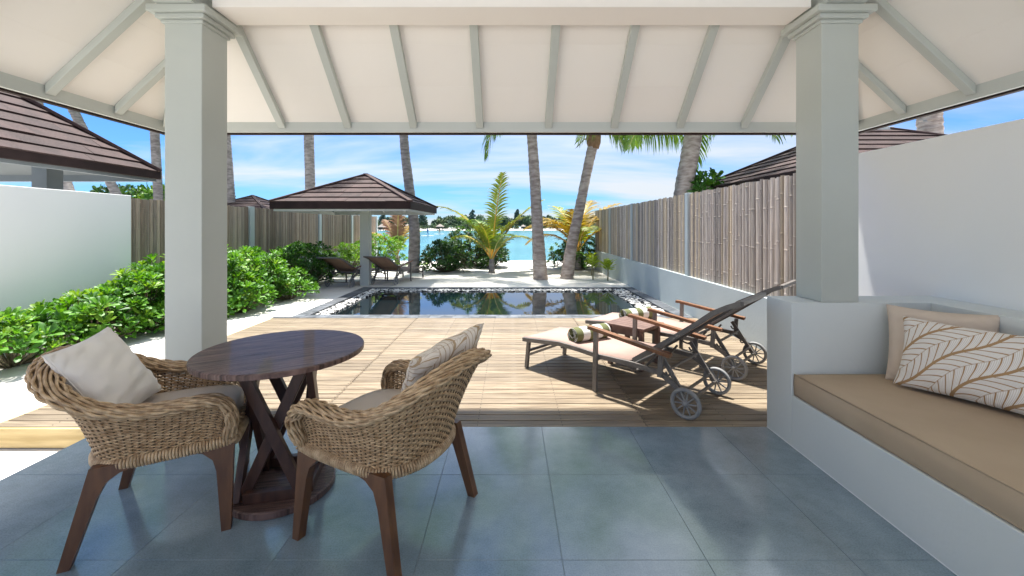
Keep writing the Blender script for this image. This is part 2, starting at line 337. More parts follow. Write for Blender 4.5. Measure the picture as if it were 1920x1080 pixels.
# ---- sand
def smooth(a, b, x):
    t = min(1, max(0, (x-a)/(b-a))); return t*t*(3-2*t)
def sand_z(x, y):
    z = -.126+.094*smooth(3.2, 5.9, y)
    if y > 15: z -= .82*smooth(14.5, 28.5, y)+1.6*smooth(28, 60, y)
    z += .018*noise.noise(Vector((x*.9, y*.9, 0)))*min(1, max(0, y-4)/3)+.03*noise.noise(Vector((x*.3, y*.3, 3)))*smooth(9.6, 13, y)
    if y > 9.7: z += .008*noise.noise(Vector((x*4, y*4, 1)))
    return z
xs = sorted(set([-60,-40,-25,-16,-12]+[round(-9.5+.2*i, 3) for i in range(0, 90)]+[DX0, DX0+.04, -2.9, PX0+.02, PX1-.02, 12, 18, 30, 60]))
ys = sorted(set([-12,-8,-4,-2,0,1,2,2.4,2.8]+[round(3+.2*i, 3) for i in range(0, 80)]+[PY0+.1, PY1-.02, 20,21,22,23,24,25,26,27,28,29,30,32,35,40,50,60,90]))
V = []; Fc = []
for j, y in enumerate(ys):
    for i, x in enumerate(xs):
        z = sand_z(x, y)
        if DX0+.03 < x < DX1+.1 and y < PY0+.15: z = min(z, -.14)
        V.append((x, y, z))
nx = len(xs)
for j in range(len(ys)-1):
    for i in range(nx-1):
        cx_, cy_ = (xs[i]+xs[i+1])/2, (ys[j]+ys[j+1])/2
        if PX0+.02 < cx_ < PX1-.02 and PY0+.1 < cy_ < PY1-.02: continue
        Fc.append((j*nx+i, j*nx+i+1, (j+1)*nx+i+1, (j+1)*nx+i))
tag(link_mesh('sand', np_mesh('sand', V, Fc, [SANDC])), 'white coral sand of the beach around deck and pool', kind='structure')
# ---- lagoon
m = MB(); m.add([(-2500, 20, -.8), (2500, 20, -.8), (2500, 5000, -.8), (-2500, 5000, -.8)], [(0,1,2,3)])
tag(m.build('lagoon_water', LAGOON), 'calm turquoise lagoon between the beach and the far island', kind='structure')
# ---- veranda floor with tiles
fl = MB(); fl.box(FX0, FX1, -1.4, FY1-.002, -.16, -.004)
floor = tag(fl.build('veranda_floor', GROUT), 'blue grey tiled veranda floor', kind='structure')
ty = [FY1, 2.285, 1.70, 1.115, .53, -.055, -.64, -1.225]
tx = [FX0]+[.21+.585*k for k in range(-4, 3)]+[FX1]
tx = [FX0]+[x for x in tx[1:-1] if FX0+.05 < x < FX1-.05]+[FX1]
g = .0009
for j in range(len(ty)-1):
    for i in range(len(tx)-1):
        m = MB(); xa, xb, ya, yb = tx[i]+g, tx[i+1]-g, ty[j+1]+g, ty[j]-g
        c = .0008
        m.add([(xa,ya,-.003),(xb,ya,-.003),(xb,yb,-.003),(xa,yb,-.003),(xa,ya,-c),(xb,ya,-c),(xb,yb,-c),(xa,yb,-c),(xa+c,ya+c,0),(xb-c,ya+c,0),(xb-c,yb-c,0),(xa+c,yb-c,0)],
              [(0,1,5,4),(1,2,6,5),(2,3,7,6),(3,0,4,7),(4,5,9,8),(5,6,10,9),(6,7,11,10),(7,4,8,11),(8,9,10,11)])
        m.build('tile', TILE, floor)
# ---- timber deck: every board is a part
dk = MB(); 
for x in [DX0+.05+.575*i for i in range(11)]: dk.box(x, x+.05, FY1+.03, DY1-.01, -.15, -.03)
deck = tag(dk.build('timber_deck', DARKUNDER), 'pale timber deck between the veranda floor and the pool', kind='structure')
seams = [DX0, -1.38, .93, DX1]; pitch = (DY1-FY1)/36; scr = MB(); BM = {}
for j in range(36):
    y0 = FY1+.003+j*pitch; y1 = y0+pitch-.009
    for i in range(3):
        xa, xb = seams[i]+.0015, seams[i+1]-.0015; key = i
        if key not in BM:
            b = MB(); x = xb-xa; wd = pitch-.009; c = .003
            b.add([(0,0,-.028),(x,0,-.028),(x,wd,-.028),(0,wd,-.028),(0,0,-c),(x,0,-c),(x,wd,-c),(0,wd,-c),(c,c,0),(x-c,c,0),(x-c,wd-c,0),(c,wd-c,0)],
                  [(3,2,1,0),(0,1,5,4),(1,2,6,5),(2,3,7,6),(3,0,4,7),(4,5,9,8),(5,6,10,9),(6,7,11,10),(7,4,8,11),(8,9,10,11)])
            BM[key] = b.mesh('deck_board', DECKM)
        o = link_mesh('deck_board', BM[key], deck); o.location = (xa, y0, random.uniform(-.0015, .0005))
    for k in range(11):
        x = -1.38+.578*(k-3)
        if not DX0+.05 < x < DX1-.05: continue
        for yy in (y0+.02, y1-.02):
            for sx in ((-.012, .012) if k in (3, 7) else (0,)):
                scr.lathe([(.0035, 0), (.0035, .0022)], 6, (x+sx, yy, -.0004))
tag(scr.build('deck_screw', mat('screw_metal', (.05,.045,.04), None, .5), deck), kind='stuff')
m = MB(); m.box(DX0, FX0-.002, FY1-.024, FY1+.0, -.132, -.004); m.build('fascia_board', FASCIA, deck, bevel=.003)
m = MB(); m.box(DX0-.022, DX0-.001, FY1-.02, DY1, -.13, -.004); m.build('fascia_board', FASCIA, deck, bevel=.003)
# ---- pool
pool = thing('plunge_pool', 'dark mirror-like plunge pool with slate coping and black and white pebble margin', 'pool')
WX0, WX1, WY0, WY1 = -2.83, 2.17, 6.44, 8.98
m = MB(); m.box(PX0+.03, PX1-.03, PY0+.16, PY1-.03, -1.3, -1.2)
m.box(WX0-.06, WX0-.001, WY0, WY1, -1.2, -.075); m.box(WX1+.001, WX1+.06, WY0, WY1, -1.2, -.075); m.box(WX0-.06, WX1+.06, WY1+.001, WY1+.05, -1.2, -.075); m.box(WX0-.06, WX1+.06, WY0-.06, WY0-.001, -1.2, -.075)
m.build('basin', POOLT, pool)
m = MB(); m.add([(WX0-.03, WY0, -.045), (WX1+.03, WY0, -.045), (WX1+.03, WY1+.03, -.045), (WX0-.03, WY1+.03, -.045)], [(0,1,2,3)])
tag(m.build('water', WATERP, pool))
# pebble trough bed
m = MB(); m.box(PX0+.22, WX0-.02, PY0+.22, PY1-.14, -.12, -.055); m.box(WX1+.02, PX1-.20, PY0+.22, PY1-.14, -.12, -.055); m.box(WX0-.02, WX1+.02, WY1+.02, PY1-.14, -.12, -.056)
m.build('pebble_bed', DARKUNDER, pool)
def coping(x0, x1, y0, y1, z=0):
    b = MB(); b.box(x0+.0015, x1-.0015, y0+.0015, y1-.0015, -.06, z); b.build('coping_stone', SLATE, pool)
x = PX0-.26
i = 0
while x < PX1-.02:
    wd = min(random.choice((.17, .2, .24)), PX1-x); xm = x+wd
    coping(x, xm, PY0+.006, PY0+.11, random.uniform(-.002, .001)); x = xm
x = PX0-.0
while x < PX1-.02:
    wd = min(random.choice((.17, .21, .25)), PX1-x); coping(x, x+wd, PY0+.11, PY0+.225, random.uniform(-.002, .001)); x += wd
for xa, xb in ((PX0, PX0+.215), (PX1-.195, PX1)):
    y = PY0+.225
    while y < PY1-.01:
        wd = min(.3, PY1-y); coping(xa, xb, y, y+wd, random.uniform(-.003, -.001)); y += wd
x = PX0+.215
while x < PX1-.2:
    wd = min(.32, PX1-.195-x); coping(x, x+wd, PY1-.135, PY1, random.uniform(-.003, -.001)); x += wd
# pebbles
ico_v = []; 
def pebble_template():
    b = MB(); b.lathe([(.25,-.85),(.8,-.5),(1,0),(.8,.5),(.25,.85)], 6); return np.array(b.v), b.f
pv, pf = pebble_template()
V = []; Fq = []; MI = []
pb = MB(); 
def pebbles(x0, x1, y0, y1, n):
    for _ in range(n):
        c = np.array((random.uniform(x0, x1), random.uniform(y0, y1), -.048+random.uniform(0, .028)))
        r = random.uniform(.013, .027); sc3 = np.array((r*random.uniform(1, 1.5), r*random.uniform(.8, 1.1), r*.55))
        a = random.uniform(0, 6.28); ca, sa = math.cos(a), math.sin(a); q = pv*sc3
        tl = random.uniform(-.35, .35); q = np.stack([q[:,0], q[:,1]*math.cos(tl)-q[:,2]*math.sin(tl), q[:,1]*math.sin(tl)+q[:,2]*math.cos(tl)], 1)
        q = np.stack([q[:,0]*ca-q[:,1]*sa, q[:,0]*sa+q[:,1]*ca, q[:,2]], 1)+c
        pb.add(q.tolist(), pf, 0 if random.random() < .62 else 1)
pebbles(PX0+.235, WX0-.01, PY0+.24, PY1-.15, 1500); pebbles(WX1+.01, PX1-.215, PY0+.24, PY1-.15, 1900); pebbles(WX0, WX1, WY1+.03, PY1-.15, 2600)
tag(pb.build('pool_pebbles', PEBB, None, smooth=True), 'loose black and white pebbles in the trough around the pool', 'pebbles', kind='stuff')
for px in (815, 1032):  # small pale discs at the water surface by the near coping
    m = MB(); m.lathe([(.065, 0), (.065, .006), (.055, .01)], 20, ((px-CX)*6.52/F, 6.55, -.046)); m.build('pale_disc', mat('pale_disc_finish', (.6,.72,.72), None, .3), pool, smooth=False)

# ================================================================== VERANDA
def column(cx, cy, z0, label):
    hw = .115
    t = thing('veranda_column', label, 'column', (cx, cy, 0), 0, 'square veranda columns')
    m = MB(); m.box(-hw, hw, -hw, hw+.003, z0, 2.62); m.build('shaft', PAINT, t, bevel=.004)
    m = MB()
    m.box(-hw-.014, hw+.014, -hw-.014, hw+.014, 2.600, 2.621)
    m.box(-hw-.034, hw+.034, -hw-.034, hw+.034, 2.6225, 2.650)
    m.box(-hw-.064, hw+.064, -hw-.064, hw+.064, 2.6515, 2.692)
    m.build('capital', PAINT, t, bevel=.004)
column(-2.015, 2.70, 0.0, 'square grey column rising from the tiled floor behind the ivory pillow chair')
column(2.031, 2.70, .885, 'square grey column standing on the end of the built-in bench')
# roof geometry
XE, YE, SL, ZC = 2.88, 3.52, .93, 2.222     # half width, front eave, slope, ceiling plane height at the eave
YB = -2.2
roof = thing('veranda_roof', 'white boarded hip roof ceiling over the veranda with grey rafters', 'roof')
def ceil_z(d): return ZC+SL*d
RIDGE = XE; nb = 12
for i in range(nb):
    a = RIDGE*i/nb+.0003; b = RIDGE*(i+1)/nb-.0003
    th = .014
    def strip(pts):
        m = MB(); p = [(x, y, z) for x, y, z in pts]+[(x, y, z+th) for x, y, z in pts]; m.hexa(p); m.build('ceiling_board', CREAM, roof)
    # front slope
    strip([(-XE+a, YE-a, ceil_z(a)), (XE-a, YE-a, ceil_z(a)), (XE-b, YE-b, ceil_z(b)), (-XE+b, YE-b, ceil_z(b))])
    for s in (-1, 1):
        q = [(s*(XE-a), YB, ceil_z(a)), (s*(XE-a), YE-a, ceil_z(a)), (s*(XE-b), YE-b, ceil_z(b)), (s*(XE-b), YB, ceil_z(b))]
        if s > 0: q = q[::-1]
        strip(q)
rf_h = .062; rw = .058
def rafter(p0, p1, side):
    """p0 at the eave, p1 up the slope; top touches the ceiling"""
    m = MB(); p0 = Vector(p0); p1 = Vector(p1); s = Vector(side)*rw/2; dz = Vector((0,0,rf_h)); e = Vector((0,0,.0015))
    m.hexa([p0-s-dz, p0+s-dz, p1+s-dz, p1-s-dz, p0-s-e, p0+s-e, p1+s-e, p1-s-e]); m.build('rafter', PAINT, roof, bevel=.002, seg=1)
for px in (530, 653, 776, 900, 1028, 1151, 1274, 1394):
    X = (px-CX)*YE/F; top = min(XE-abs(X)-.08, 2.7)
    rafter((X, YE-.012, ceil_z(.012)), (X, YE-top, ceil_z(top)), (1, 0, 0))
for s in (-1, 1):
    for Y in (3.07, 2.615, 2.035, 1.45, .87, .29, -.3):
        top = min(YE-Y-.05, 2.6) if Y > 1.0 else 2.6
        if top < .15: continue
        rafter((s*(XE-.012), Y, ceil_z(.012)), (s*(XE-top), Y, ceil_z(top)), (0, s, 0))
    m = MB(); a = Vector((s*(XE-.03), YE-.03, ceil_z(.03)-.045)); b = Vector((s*.3, YE-XE+.3, ceil_z(XE-.3)-.045)); m.bar(a, b, .06, .08); m.build('hip_rafter', PAINT, roof)
# eave trim board + brown drip edge
m = MB(); zt, zb = ZC+.004, 2.142
m.box(-XE-.0, XE+.0, YE-.004, YE+.022, zb, zt); m.build('eave_board', TRIM, roof)
for s in (-1, 1):
    m = MB(); x0, x1 = sorted((s*(XE-.004), s*(XE+.022))); m.box(x0, x1, YB, YE-.006, zb+.0005, zt+.0005); m.build('eave_board', TRIM, roof)
m = MB(); m.box(-XE-.07, XE+.07, YE+.024, YE+.06, zb-.012, zt+.03)
for s in (-1, 1):
    x0, x1 = sorted((s*(XE+.024), s*(XE+.06))); m.box(x0, x1, YB, YE+.022, zb-.012, zt+.03)
m.build('drip_edge', BROWN, roof)
m = MB(); o_ = .07
A = [(-XE-o_, YB), (-XE-o_, YE+o_), (XE+o_, YE+o_), (XE+o_, YB)]; zo = ceil_z(-o_)+.075; zr = ceil_z(XE)+.10
P = [(A[0][0],A[0][1],zo),(A[1][0],A[1][1],zo),(A[2][0],A[2][1],zo),(A[3][0],A[3][1],zo),(0, YB, zr),(0, YE-XE, zr)]
m.add(P, [(0,1,5,4),(1,2,5),(2,3,4,5)]); m.build('shingle_cover', SHING, roof)
# beams
bt = thing('veranda_beam', 'cream cross beam spanning between the two column capitals', 'beam')
m = MB(); m.box(-1.835, 1.85, 2.58, 2.815, 2.70, 2.86); m.build('beam_face', BEAMC, bt, bevel=.003)
for s in (-1, 1):
    t = thing('side_beam', 'grey side beam running back from the %s column capital under the rafters' % ('left' if s < 0 else 'right'), 'beam')
    x0, x1 = sorted((s*1.90, s*2.13)); m = MB(); m.box(x0, x1, YB, 2.815, 2.6945, 2.82); m.build('beam_face', PAINT, t)
# ---- bench and right-hand walls
bench = thing('built_in_bench', 'built-in masonry bench with grey painted front, end wall and ledge along the white wall', 'bench')
m = MB(); m.box(1.73, 2.586, -1.2, 2.583, 0, .312); m.build('seat_base', BENCHP, bench, bevel=.004)
m = MB(); m.box(1.73, 2.84, 2.583, 2.833, 0, .883); m.build('end_wall', BENCHP, bench, bevel=.004)
m = MB(); m.box(2.586, 2.84, -1.2, 2.5825, 0, .8815); m.build('back_ledge', BENCHP, bench, bevel=.004)
m = MB(); m.box(1.7275, 1.7295, -1.2, 2.83, 0, .004); m.build('floor_joint', WHITE, bench)
w_ = MB(); w_.box(2.842, 3.06, -1.6, 3.96, -.2, 1.95); w_.box(2.75, 2.8415, 2.8335, 3.96, -.2, .582)
o = tag(w_.build('boundary_wall', WHITE2, bevel=.006), 'tall off-white wall behind the bench on the right', 'wall')
# bench cushion
def cushion(name, x0, x1, y0, y1, z0, z1, matl, parent=None, r=.018, crown=.006):
    b = MB(); b.box(x0, x1, y0, y1, z0, z1); o = b.build(name, matl, parent, smooth=True, bevel=r, seg=4); return o
b = MB(); nx_, ny_ = 26, 110; vs = []
def cz(i, j):
    u, v = i/nx_, j/ny_; e = min(u, 1-u)*nx_*.032; f_ = min(v, 1-v)*ny_*.0334; q = min(1, e/.02, f_/.02)
    p = Vector((1.742+.838*u, -1.1+3.675*v, 0)); z = .452-.010*(1-q)
    return z+.0035*noise.noise(Vector((p.x*5, p.y*3, 0)))*q+.0012*noise.noise(Vector((p.x*26, p.y*9, 4)))*q+.003*math.sin(math.pi*u)
for j in range(ny_+1):
    for i in range(nx_+1): vs.append((1.742+.838*i/nx_, -1.1+3.675*j/ny_, cz(i, j)))
fs = [(j*(nx_+1)+i, j*(nx_+1)+i+1, (j+1)*(nx_+1)+i+1, (j+1)*(nx_+1)+i) for j in range(ny_) for i in range(nx_)]
edge = [i for i in range(nx_+1)]+[(j*(nx_+1)+nx_) for j in range(1, ny_+1)]+[ny_*(nx_+1)+i for i in range(nx_-1, -1, -1)]+[j*(nx_+1) for j in range(ny_-1, 0, -1)]
base = len(vs); ne = len(edge)
for r_i, (zz, ins) in enumerate(((.440, -.003), (.385, -.006), (.326, -.003), (.3135, .004))):
    for k in edge:
        x, y, z = vs[k]; x += ins if x < 1.7425 else (-ins*.2 if x > 2.5795 else 0); x = min(x, 2.583); vs.append((x, y, zz))
prev = edge
for r_i in range(4):
    cur = [base+r_i*ne+k for k in range(ne)]
    fs += [(prev[k], cur[k], cur[(k+1)%ne], prev[(k+1)%ne]) for k in range(ne)]; prev = cur
b.add(vs, fs); cs = b.build('bench_cushion', BENCHC, None, smooth=True)
tag(cs, 'long khaki brown bench cushion with piped front edge', 'cushion')
m = MB(); m.tube([(1.741, -1.09, .444), (1.741, 2.572, .444)], .0042, 6); m.tube([(1.741, -1.09, .322), (1.741, 2.572, .322)], .0036, 6); m.build('piping', BENCHC, cs, smooth=True)
# ---- right fence with bamboo
def bamboo_mesh(seed, H, wd, mt):
    rr = random.Random(seed); b = MB(); zs = [0]; z = rr.uniform(.05, .3)
    node = []
    while z < H-.04: node.append(z); z += rr.uniform(.28, .52)
    pts = []; rad = []
    prof = [(0, 1.)]
    for nz_ in node: prof += [(nz_-.012, 1.), (nz_-.003, 1.09), (nz_+.003, 1.09), (nz_+.012, .99)]
    prof.append((H, .97)); n = 7; vs = []
    bend = rr.uniform(-.006, .006)
    for z, k in prof:
        off = bend*math.sin(z/H*3.1)
        for j in range(n):
            a = math.pi*(j/(n-1)); vs.append((off+math.cos(a)*wd/2*min(k, 1.06), -math.sin(a)*wd*.30*k, z))
    fs = [(i*n+j, (i+1)*n+j, (i+1)*n+j+1, i*n+j+1) for i in range(len(prof)-1) for j in range(n-1)]
    L_ = len(prof)
    fs += [(i*n, i*n+n-1, (i+1)*n+n-1, (i+1)*n) for i in range(L_-1)]
    fs += [tuple(range((L_-1)*n, L_*n))[::-1]]
    b.add(vs, fs); return b.mesh('bamboo_slat', mt, smooth=False)
def fence(name, label, X, facing, ya, yb, zlow, ztop, posts, mats, seed, wallz=-.3, thick=.14):
    """runs along Y at plane X; facing = -1 faces -X"""
    t = thing(name, label, 'fence')
    H = ztop-zlow; wd = .062
    vm = [bamboo_mesh(seed+i, H, 1., mats[i % len(mats)]) for i in range(9)]
    x0, x1 = (X, X+thick) if facing < 0 else (X-thick, X)
    m = MB(); m.box(x0, x1, ya, yb, wallz, zlow-.003); m.build('low_wall', PAINT2, t, bevel=.004)
    m = MB(); xb_ = X-facing*.085; a_, b_ = sorted((xb_, xb_-facing*.012)); m.box(a_, b_, ya, yb, zlow, ztop-.05); m.build('backing_panel', BACKP, t)
    for y, pw in posts:
        m = MB(); a_, b_ = sorted((X-facing*.012, X-facing*.13)); m.box(a_, b_, y-pw/2, y+pw/2, zlow-.001, ztop+.015); m.build('post', PAINT2, t, bevel=.003)
    y = ya; rr = random.Random(seed)
    while y < yb-.02:
        w1 = rr.uniform(.045, .085) if rr.random() < .8 else rr.uniform(.03, .05)
        if not any(abs(y+w1/2-p) < pw/2+w1*.42 for p, pw in posts):
            me = rr.choice(vm); o = bpy.data.objects.new('bamboo_slat', me); COL.objects.link(o); o.parent = t
            h = rr.uniform(-.012, .01)
            o.location = (X-facing*(.055+rr.uniform(-.006, .008)), y+w1/2, zlow+.002)
            o.rotation_euler = (rr.uniform(-.004, .004), 0, R(-90) if facing < 0 else R(90)); o.scale = (w1, .055+w1*.3, 1+h/H)
        y += w1+rr.uniform(-.001, .004)
    return t
fence('bamboo_fence', 'silvery split bamboo fence on the low grey wall along the right of the pool', 2.75, -1, 3.965, 13.75, .585, 1.865,
      [(6.60, .105), (9.62, .10), (11.75, .09), (13.70, .10)], BAMR, 11)
fence('bamboo_fence', 'brown split bamboo fence behind the hedge along the left boundary', -5.6, 1, 6.21, 17.75, .54, 1.77,
      [(9.14, .15), (12.42, .15), (14.93, .15), (17.70, .10)], BAML, 51)
m = MB(); m.box(-5.85, -5.6, -2, 6.2, -.3, 1.81)
tag(m.build('boundary_wall', WHITE, bevel=.006), 'bright white garden wall behind the hedge on the left', 'wall')

# ================================================================== ROOFS
def shingle_face(parent, E0, E1, T0, T1, rows, tw, lift=.03, seed=1, mt=None, name='roof_shingle'):
    E0, E1, T0, T1 = map(Vector, (E0, E1, T0, T1)); rr = random.Random(seed)
    ux = (E1-E0).normalized(); up = (T0-E0); nrm = ux.cross(up).normalized()
    if nrm.z < 0: nrm = -nrm
    Ltot = (E1-E0).length
    def xl(t): return (E0.lerp(T0, t)-E0).dot(ux)
    def xr(t): return (E1.lerp(T1, t)-E0).dot(ux)
    def P(x, t, h):
        base = E0.lerp(T0, t); base = base+ux*(x-(base-E0).dot(ux)); return base+nrm*h
    for i in range(rows):
        t0, t1 = i/rows-(.0 if i == 0 else .15/rows), (i+1)/rows
        l0, r0, l1, r1 = xl(max(t0, 0)), xr(max(t0, 0)), xl(t1), xr(t1)
        x = min(l0, l1)-rr.uniform(0, tw)
        while x < max(r0, r1):
            xa, xb = x+.002, x+tw-.002
            a0, b0 = max(xa, l0), min(xb, r0); a1, b1 = max(xa, l1), min(xb, r1)
            x += tw
            if b0-a0 < .02: continue
            if b1 < a1: a1 = b1 = min(max((a1+b1)/2, l1), r1)
            j = rr.uniform(0, .008)
            lo, hi = lift+j, .006
            m = MB(); m.hexa([P(a0, t0, 0), P(b0, t0, 0), P(b1, t1, 0), P(a1, t1, 0), P(a0, t0, lo), P(b0, t0, lo), P(b1, t1, hi), P(a1, t1, hi)])
            m.build(name, mt or SHING, parent)
def hip_cap(parent, a, b, wd=.12, h=.04):
    m = MB(); a = Vector(a); b = Vector(b); m.bar(a+Vector((0,0,.03)), b+Vector((0,0,.03)), wd, h); m.build('hip_cap', SHING, parent, bevel=.008)
def pavilion(name, label, cx, cy, hx, hy, ze, za, rows, tw, cat='pavilion', ground=-.05, post=.105, group=None, detail=True, edge=.13):
    t = thing(name, label, cat, (cx, cy, 0), 0, group)
    C = [(-hx,-hy), (hx,-hy), (hx,hy), (-hx,hy)]
    for i in range(4):
        a, b = C[i], C[(i+1)%4]
        shingle_face(t, (a[0], a[1], ze), (b[0], b[1], ze), (0, 0, za), (0, 0, za), rows, tw, seed=i*7+3)
        hip_cap(t, (a[0]*1.01, a[1]*1.01, ze+.0), (0, 0, za), .11)
    # dark fascia ring
    m = MB(); e = edge
    m.box(-hx-.01, hx+.01, -hy-.012, -hy+.03, ze-e, ze+.012); m.box(-hx-.01, hx+.01, hy-.03, hy+.012, ze-e, ze+.012)
    m.box(-hx-.012, -hx+.03, -hy+.031, hy-.031, ze-e, ze+.012); m.box(hx-.03, hx+.012, -hy+.031, hy-.031, ze-e, ze+.012)
    m.build('fascia', BROWN, t, bevel=.01)
    m = MB()   # soffit trim inside
    q = .05
    m.box(-hx+q, hx-q, -hy+.032, -hy+.07, ze-e-.04, ze-.03); m.box(-hx+q, hx-q, hy-.07, hy-.032, ze-e-.04, ze-.03)
    m.box(-hx+.032, -hx+.07, -hy+.071, hy-.071, ze-e-.04, ze-.03); m.box(hx-.07, hx-.032, -hy+.071, hy-.071, ze-e-.04, ze-.03)
    m.build('eave_board', ROOFP, t)
    m = MB(); s_ = .06
    m.add([(-hx+s_,-hy+s_,ze-.03),(hx-s_,-hy+s_,ze-.03),(hx-s_,hy-s_,ze-.03),(-hx+s_,hy-s_,ze-.03),(0,0,za-.06)], [(1,0,4),(2,1,4),(3,2,4),(0,3,4)]); m.build('ceiling', ROOFP, t)
    if detail:
        for k in range(16):
            a = 2*math.pi*k/16+.0; ex = max(abs(math.cos(a))/(hx-.08), abs(math.sin(a))/(hy-.08)); r_ = 1/ex
            m = MB(); m.bar((0, 0, za-.13), (r_*math.cos(a), r_*math.sin(a), ze-.09), .035, .05); m.build('rafter', ROOFP, t)
    if post:
        m = MB(); m.box(-post, post, -post, post, ground-.1, za-.12); m.build('post', PAINT, t, bevel=.006)
    return t
pavilion('garden_parasol', 'brown shingled square parasol roof on one grey post beside the pool', -3.41, 9.90, 1.40, 1.50, 1.835, 2.56, 6, .40, 'parasol', detail=True)
pavilion('garden_parasol', 'small brown shingled parasol tip peeking over the left bamboo fence', -10.2, 16.6, 1.45, 1.5, 1.86, 2.56, 6, .45, 'parasol', detail=False)
pavilion('villa_roof', 'brown shingled villa roof rising behind the right bamboo fence', 6.835, 8.31, 2.335, 2.335, 2.21, 3.356, 9, .55, 'roof', post=.4, detail=False)
# neighbouring villa roof, left
nr = thing('villa_roof', 'large dark brown shingled neighbour roof above the white wall on the left', 'roof')
xn, yn, zn, sn, hn = -6.0, 7.19, 2.27, .86, 2.9
shingle_face(nr, (xn, -1.5, zn), (xn, yn, zn), (xn-hn, -1.5, zn+sn*hn), (xn-hn, yn-hn, zn+sn*hn), 16, .9, seed=5)
shingle_face(nr, (xn, yn, zn), (xn-2*hn, yn, zn), (xn-hn, yn-hn, zn+sn*hn), (xn-hn, yn-hn, zn+sn*hn), 16, .9, seed=6)
hip_cap(nr, (xn+.01, yn+.01, zn), (xn-hn, yn-hn, zn+sn*hn), .13, .05)
m = MB(); m.box(xn-.03, xn+.012, -1.5, yn+.012, zn-.11, zn+.012); m.box(xn-2*hn, xn-.031, yn-.03, yn+.012, zn-.11, zn+.012); m.build('fascia', BROWN, nr, bevel=.01)
NSOF = mat('neighbour_soffit_shade', (.16,.18,.18), (.20,.22,.22), .6, 2)  # shade under the neighbour's roof put into the colour as a darker grey
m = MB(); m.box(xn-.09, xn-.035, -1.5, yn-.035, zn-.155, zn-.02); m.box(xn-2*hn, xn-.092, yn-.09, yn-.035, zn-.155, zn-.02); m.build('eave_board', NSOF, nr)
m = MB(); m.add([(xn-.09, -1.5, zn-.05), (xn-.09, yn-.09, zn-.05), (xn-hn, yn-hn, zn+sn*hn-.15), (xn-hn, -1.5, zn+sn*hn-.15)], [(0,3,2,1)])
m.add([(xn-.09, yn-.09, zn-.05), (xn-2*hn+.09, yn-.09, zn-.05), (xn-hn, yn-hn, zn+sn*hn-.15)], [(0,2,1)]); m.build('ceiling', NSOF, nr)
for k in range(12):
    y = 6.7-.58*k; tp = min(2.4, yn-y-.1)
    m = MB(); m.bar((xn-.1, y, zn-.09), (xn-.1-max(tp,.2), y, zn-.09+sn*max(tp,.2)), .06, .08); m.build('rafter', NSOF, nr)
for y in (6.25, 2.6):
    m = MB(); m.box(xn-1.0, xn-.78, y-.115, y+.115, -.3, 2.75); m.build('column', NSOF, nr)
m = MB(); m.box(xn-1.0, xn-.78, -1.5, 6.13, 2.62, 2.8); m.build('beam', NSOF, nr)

# ================================================================== WICKER CHAIRS
def mirror_path(P): return [Vector(p) for p in P]+[Vector((p[0], -p[1], p[2])) for p in P[:-1][::-1]]
Tc = mirror_path([(.272,-.268,.405),(.287,-.282,.48),(.266,-.292,.553),(.205,-.300,.585),(.10,-.308,.583),(-.03,-.315,.585),(-.17,-.320,.620),(-.295,-.292,.688),(-.385,-.175,.755),(-.412,0,.780)])
Bc = mirror_path([(.280,-.255,.392),(.262,-.258,.391),(.225,-.262,.389),(.165,-.265,.386),(.07,-.266,.382),(-.04,-.262,.376),(-.125,-.248,.370),(-.195,-.198,.366),(-.238,-.110,.364),(-.25,0,.363)])
NR = 64; PER = 4*NR
T_ = catmull(Tc, 40); B_ = catmull(Bc, 40)
def at(P, s):
    x = s*(len(P)-1); i = min(int(x), len(P)-2); return P[i].lerp(P[i+1], x-i)
def arc_params(P, n):
    d = [0]
    for i in range(1, len(P)): d.append(d[-1]+(P[i]-P[i-1]).length)
    out = []; j = 0
    for k in range(n+1):
        tgt = d[-1]*k/n
        while j < len(d)-2 and d[j+1] < tgt: j += 1
        out.append((j+(tgt-d[j])/max(1e-9, d[j+1]-d[j]))/(len(P)-1))
    return out
mid = [b.lerp(t, .5) for b, t in zip(B_, T_)]
prm = arc_params(mid, PER)
def shell(i, v):
    s = prm[i]; b, t = at(B_, s), at(T_, s); p = b.lerp(t, v)
    a, c = at(mid, prm[max(i-1, 0)]), at(mid, prm[min(i+1, PER)]); tg = (c-a); n = Vector((tg.y, -tg.x, 0)).normalized()
    return p+n*(.016*math.sin(v*math.pi)), n
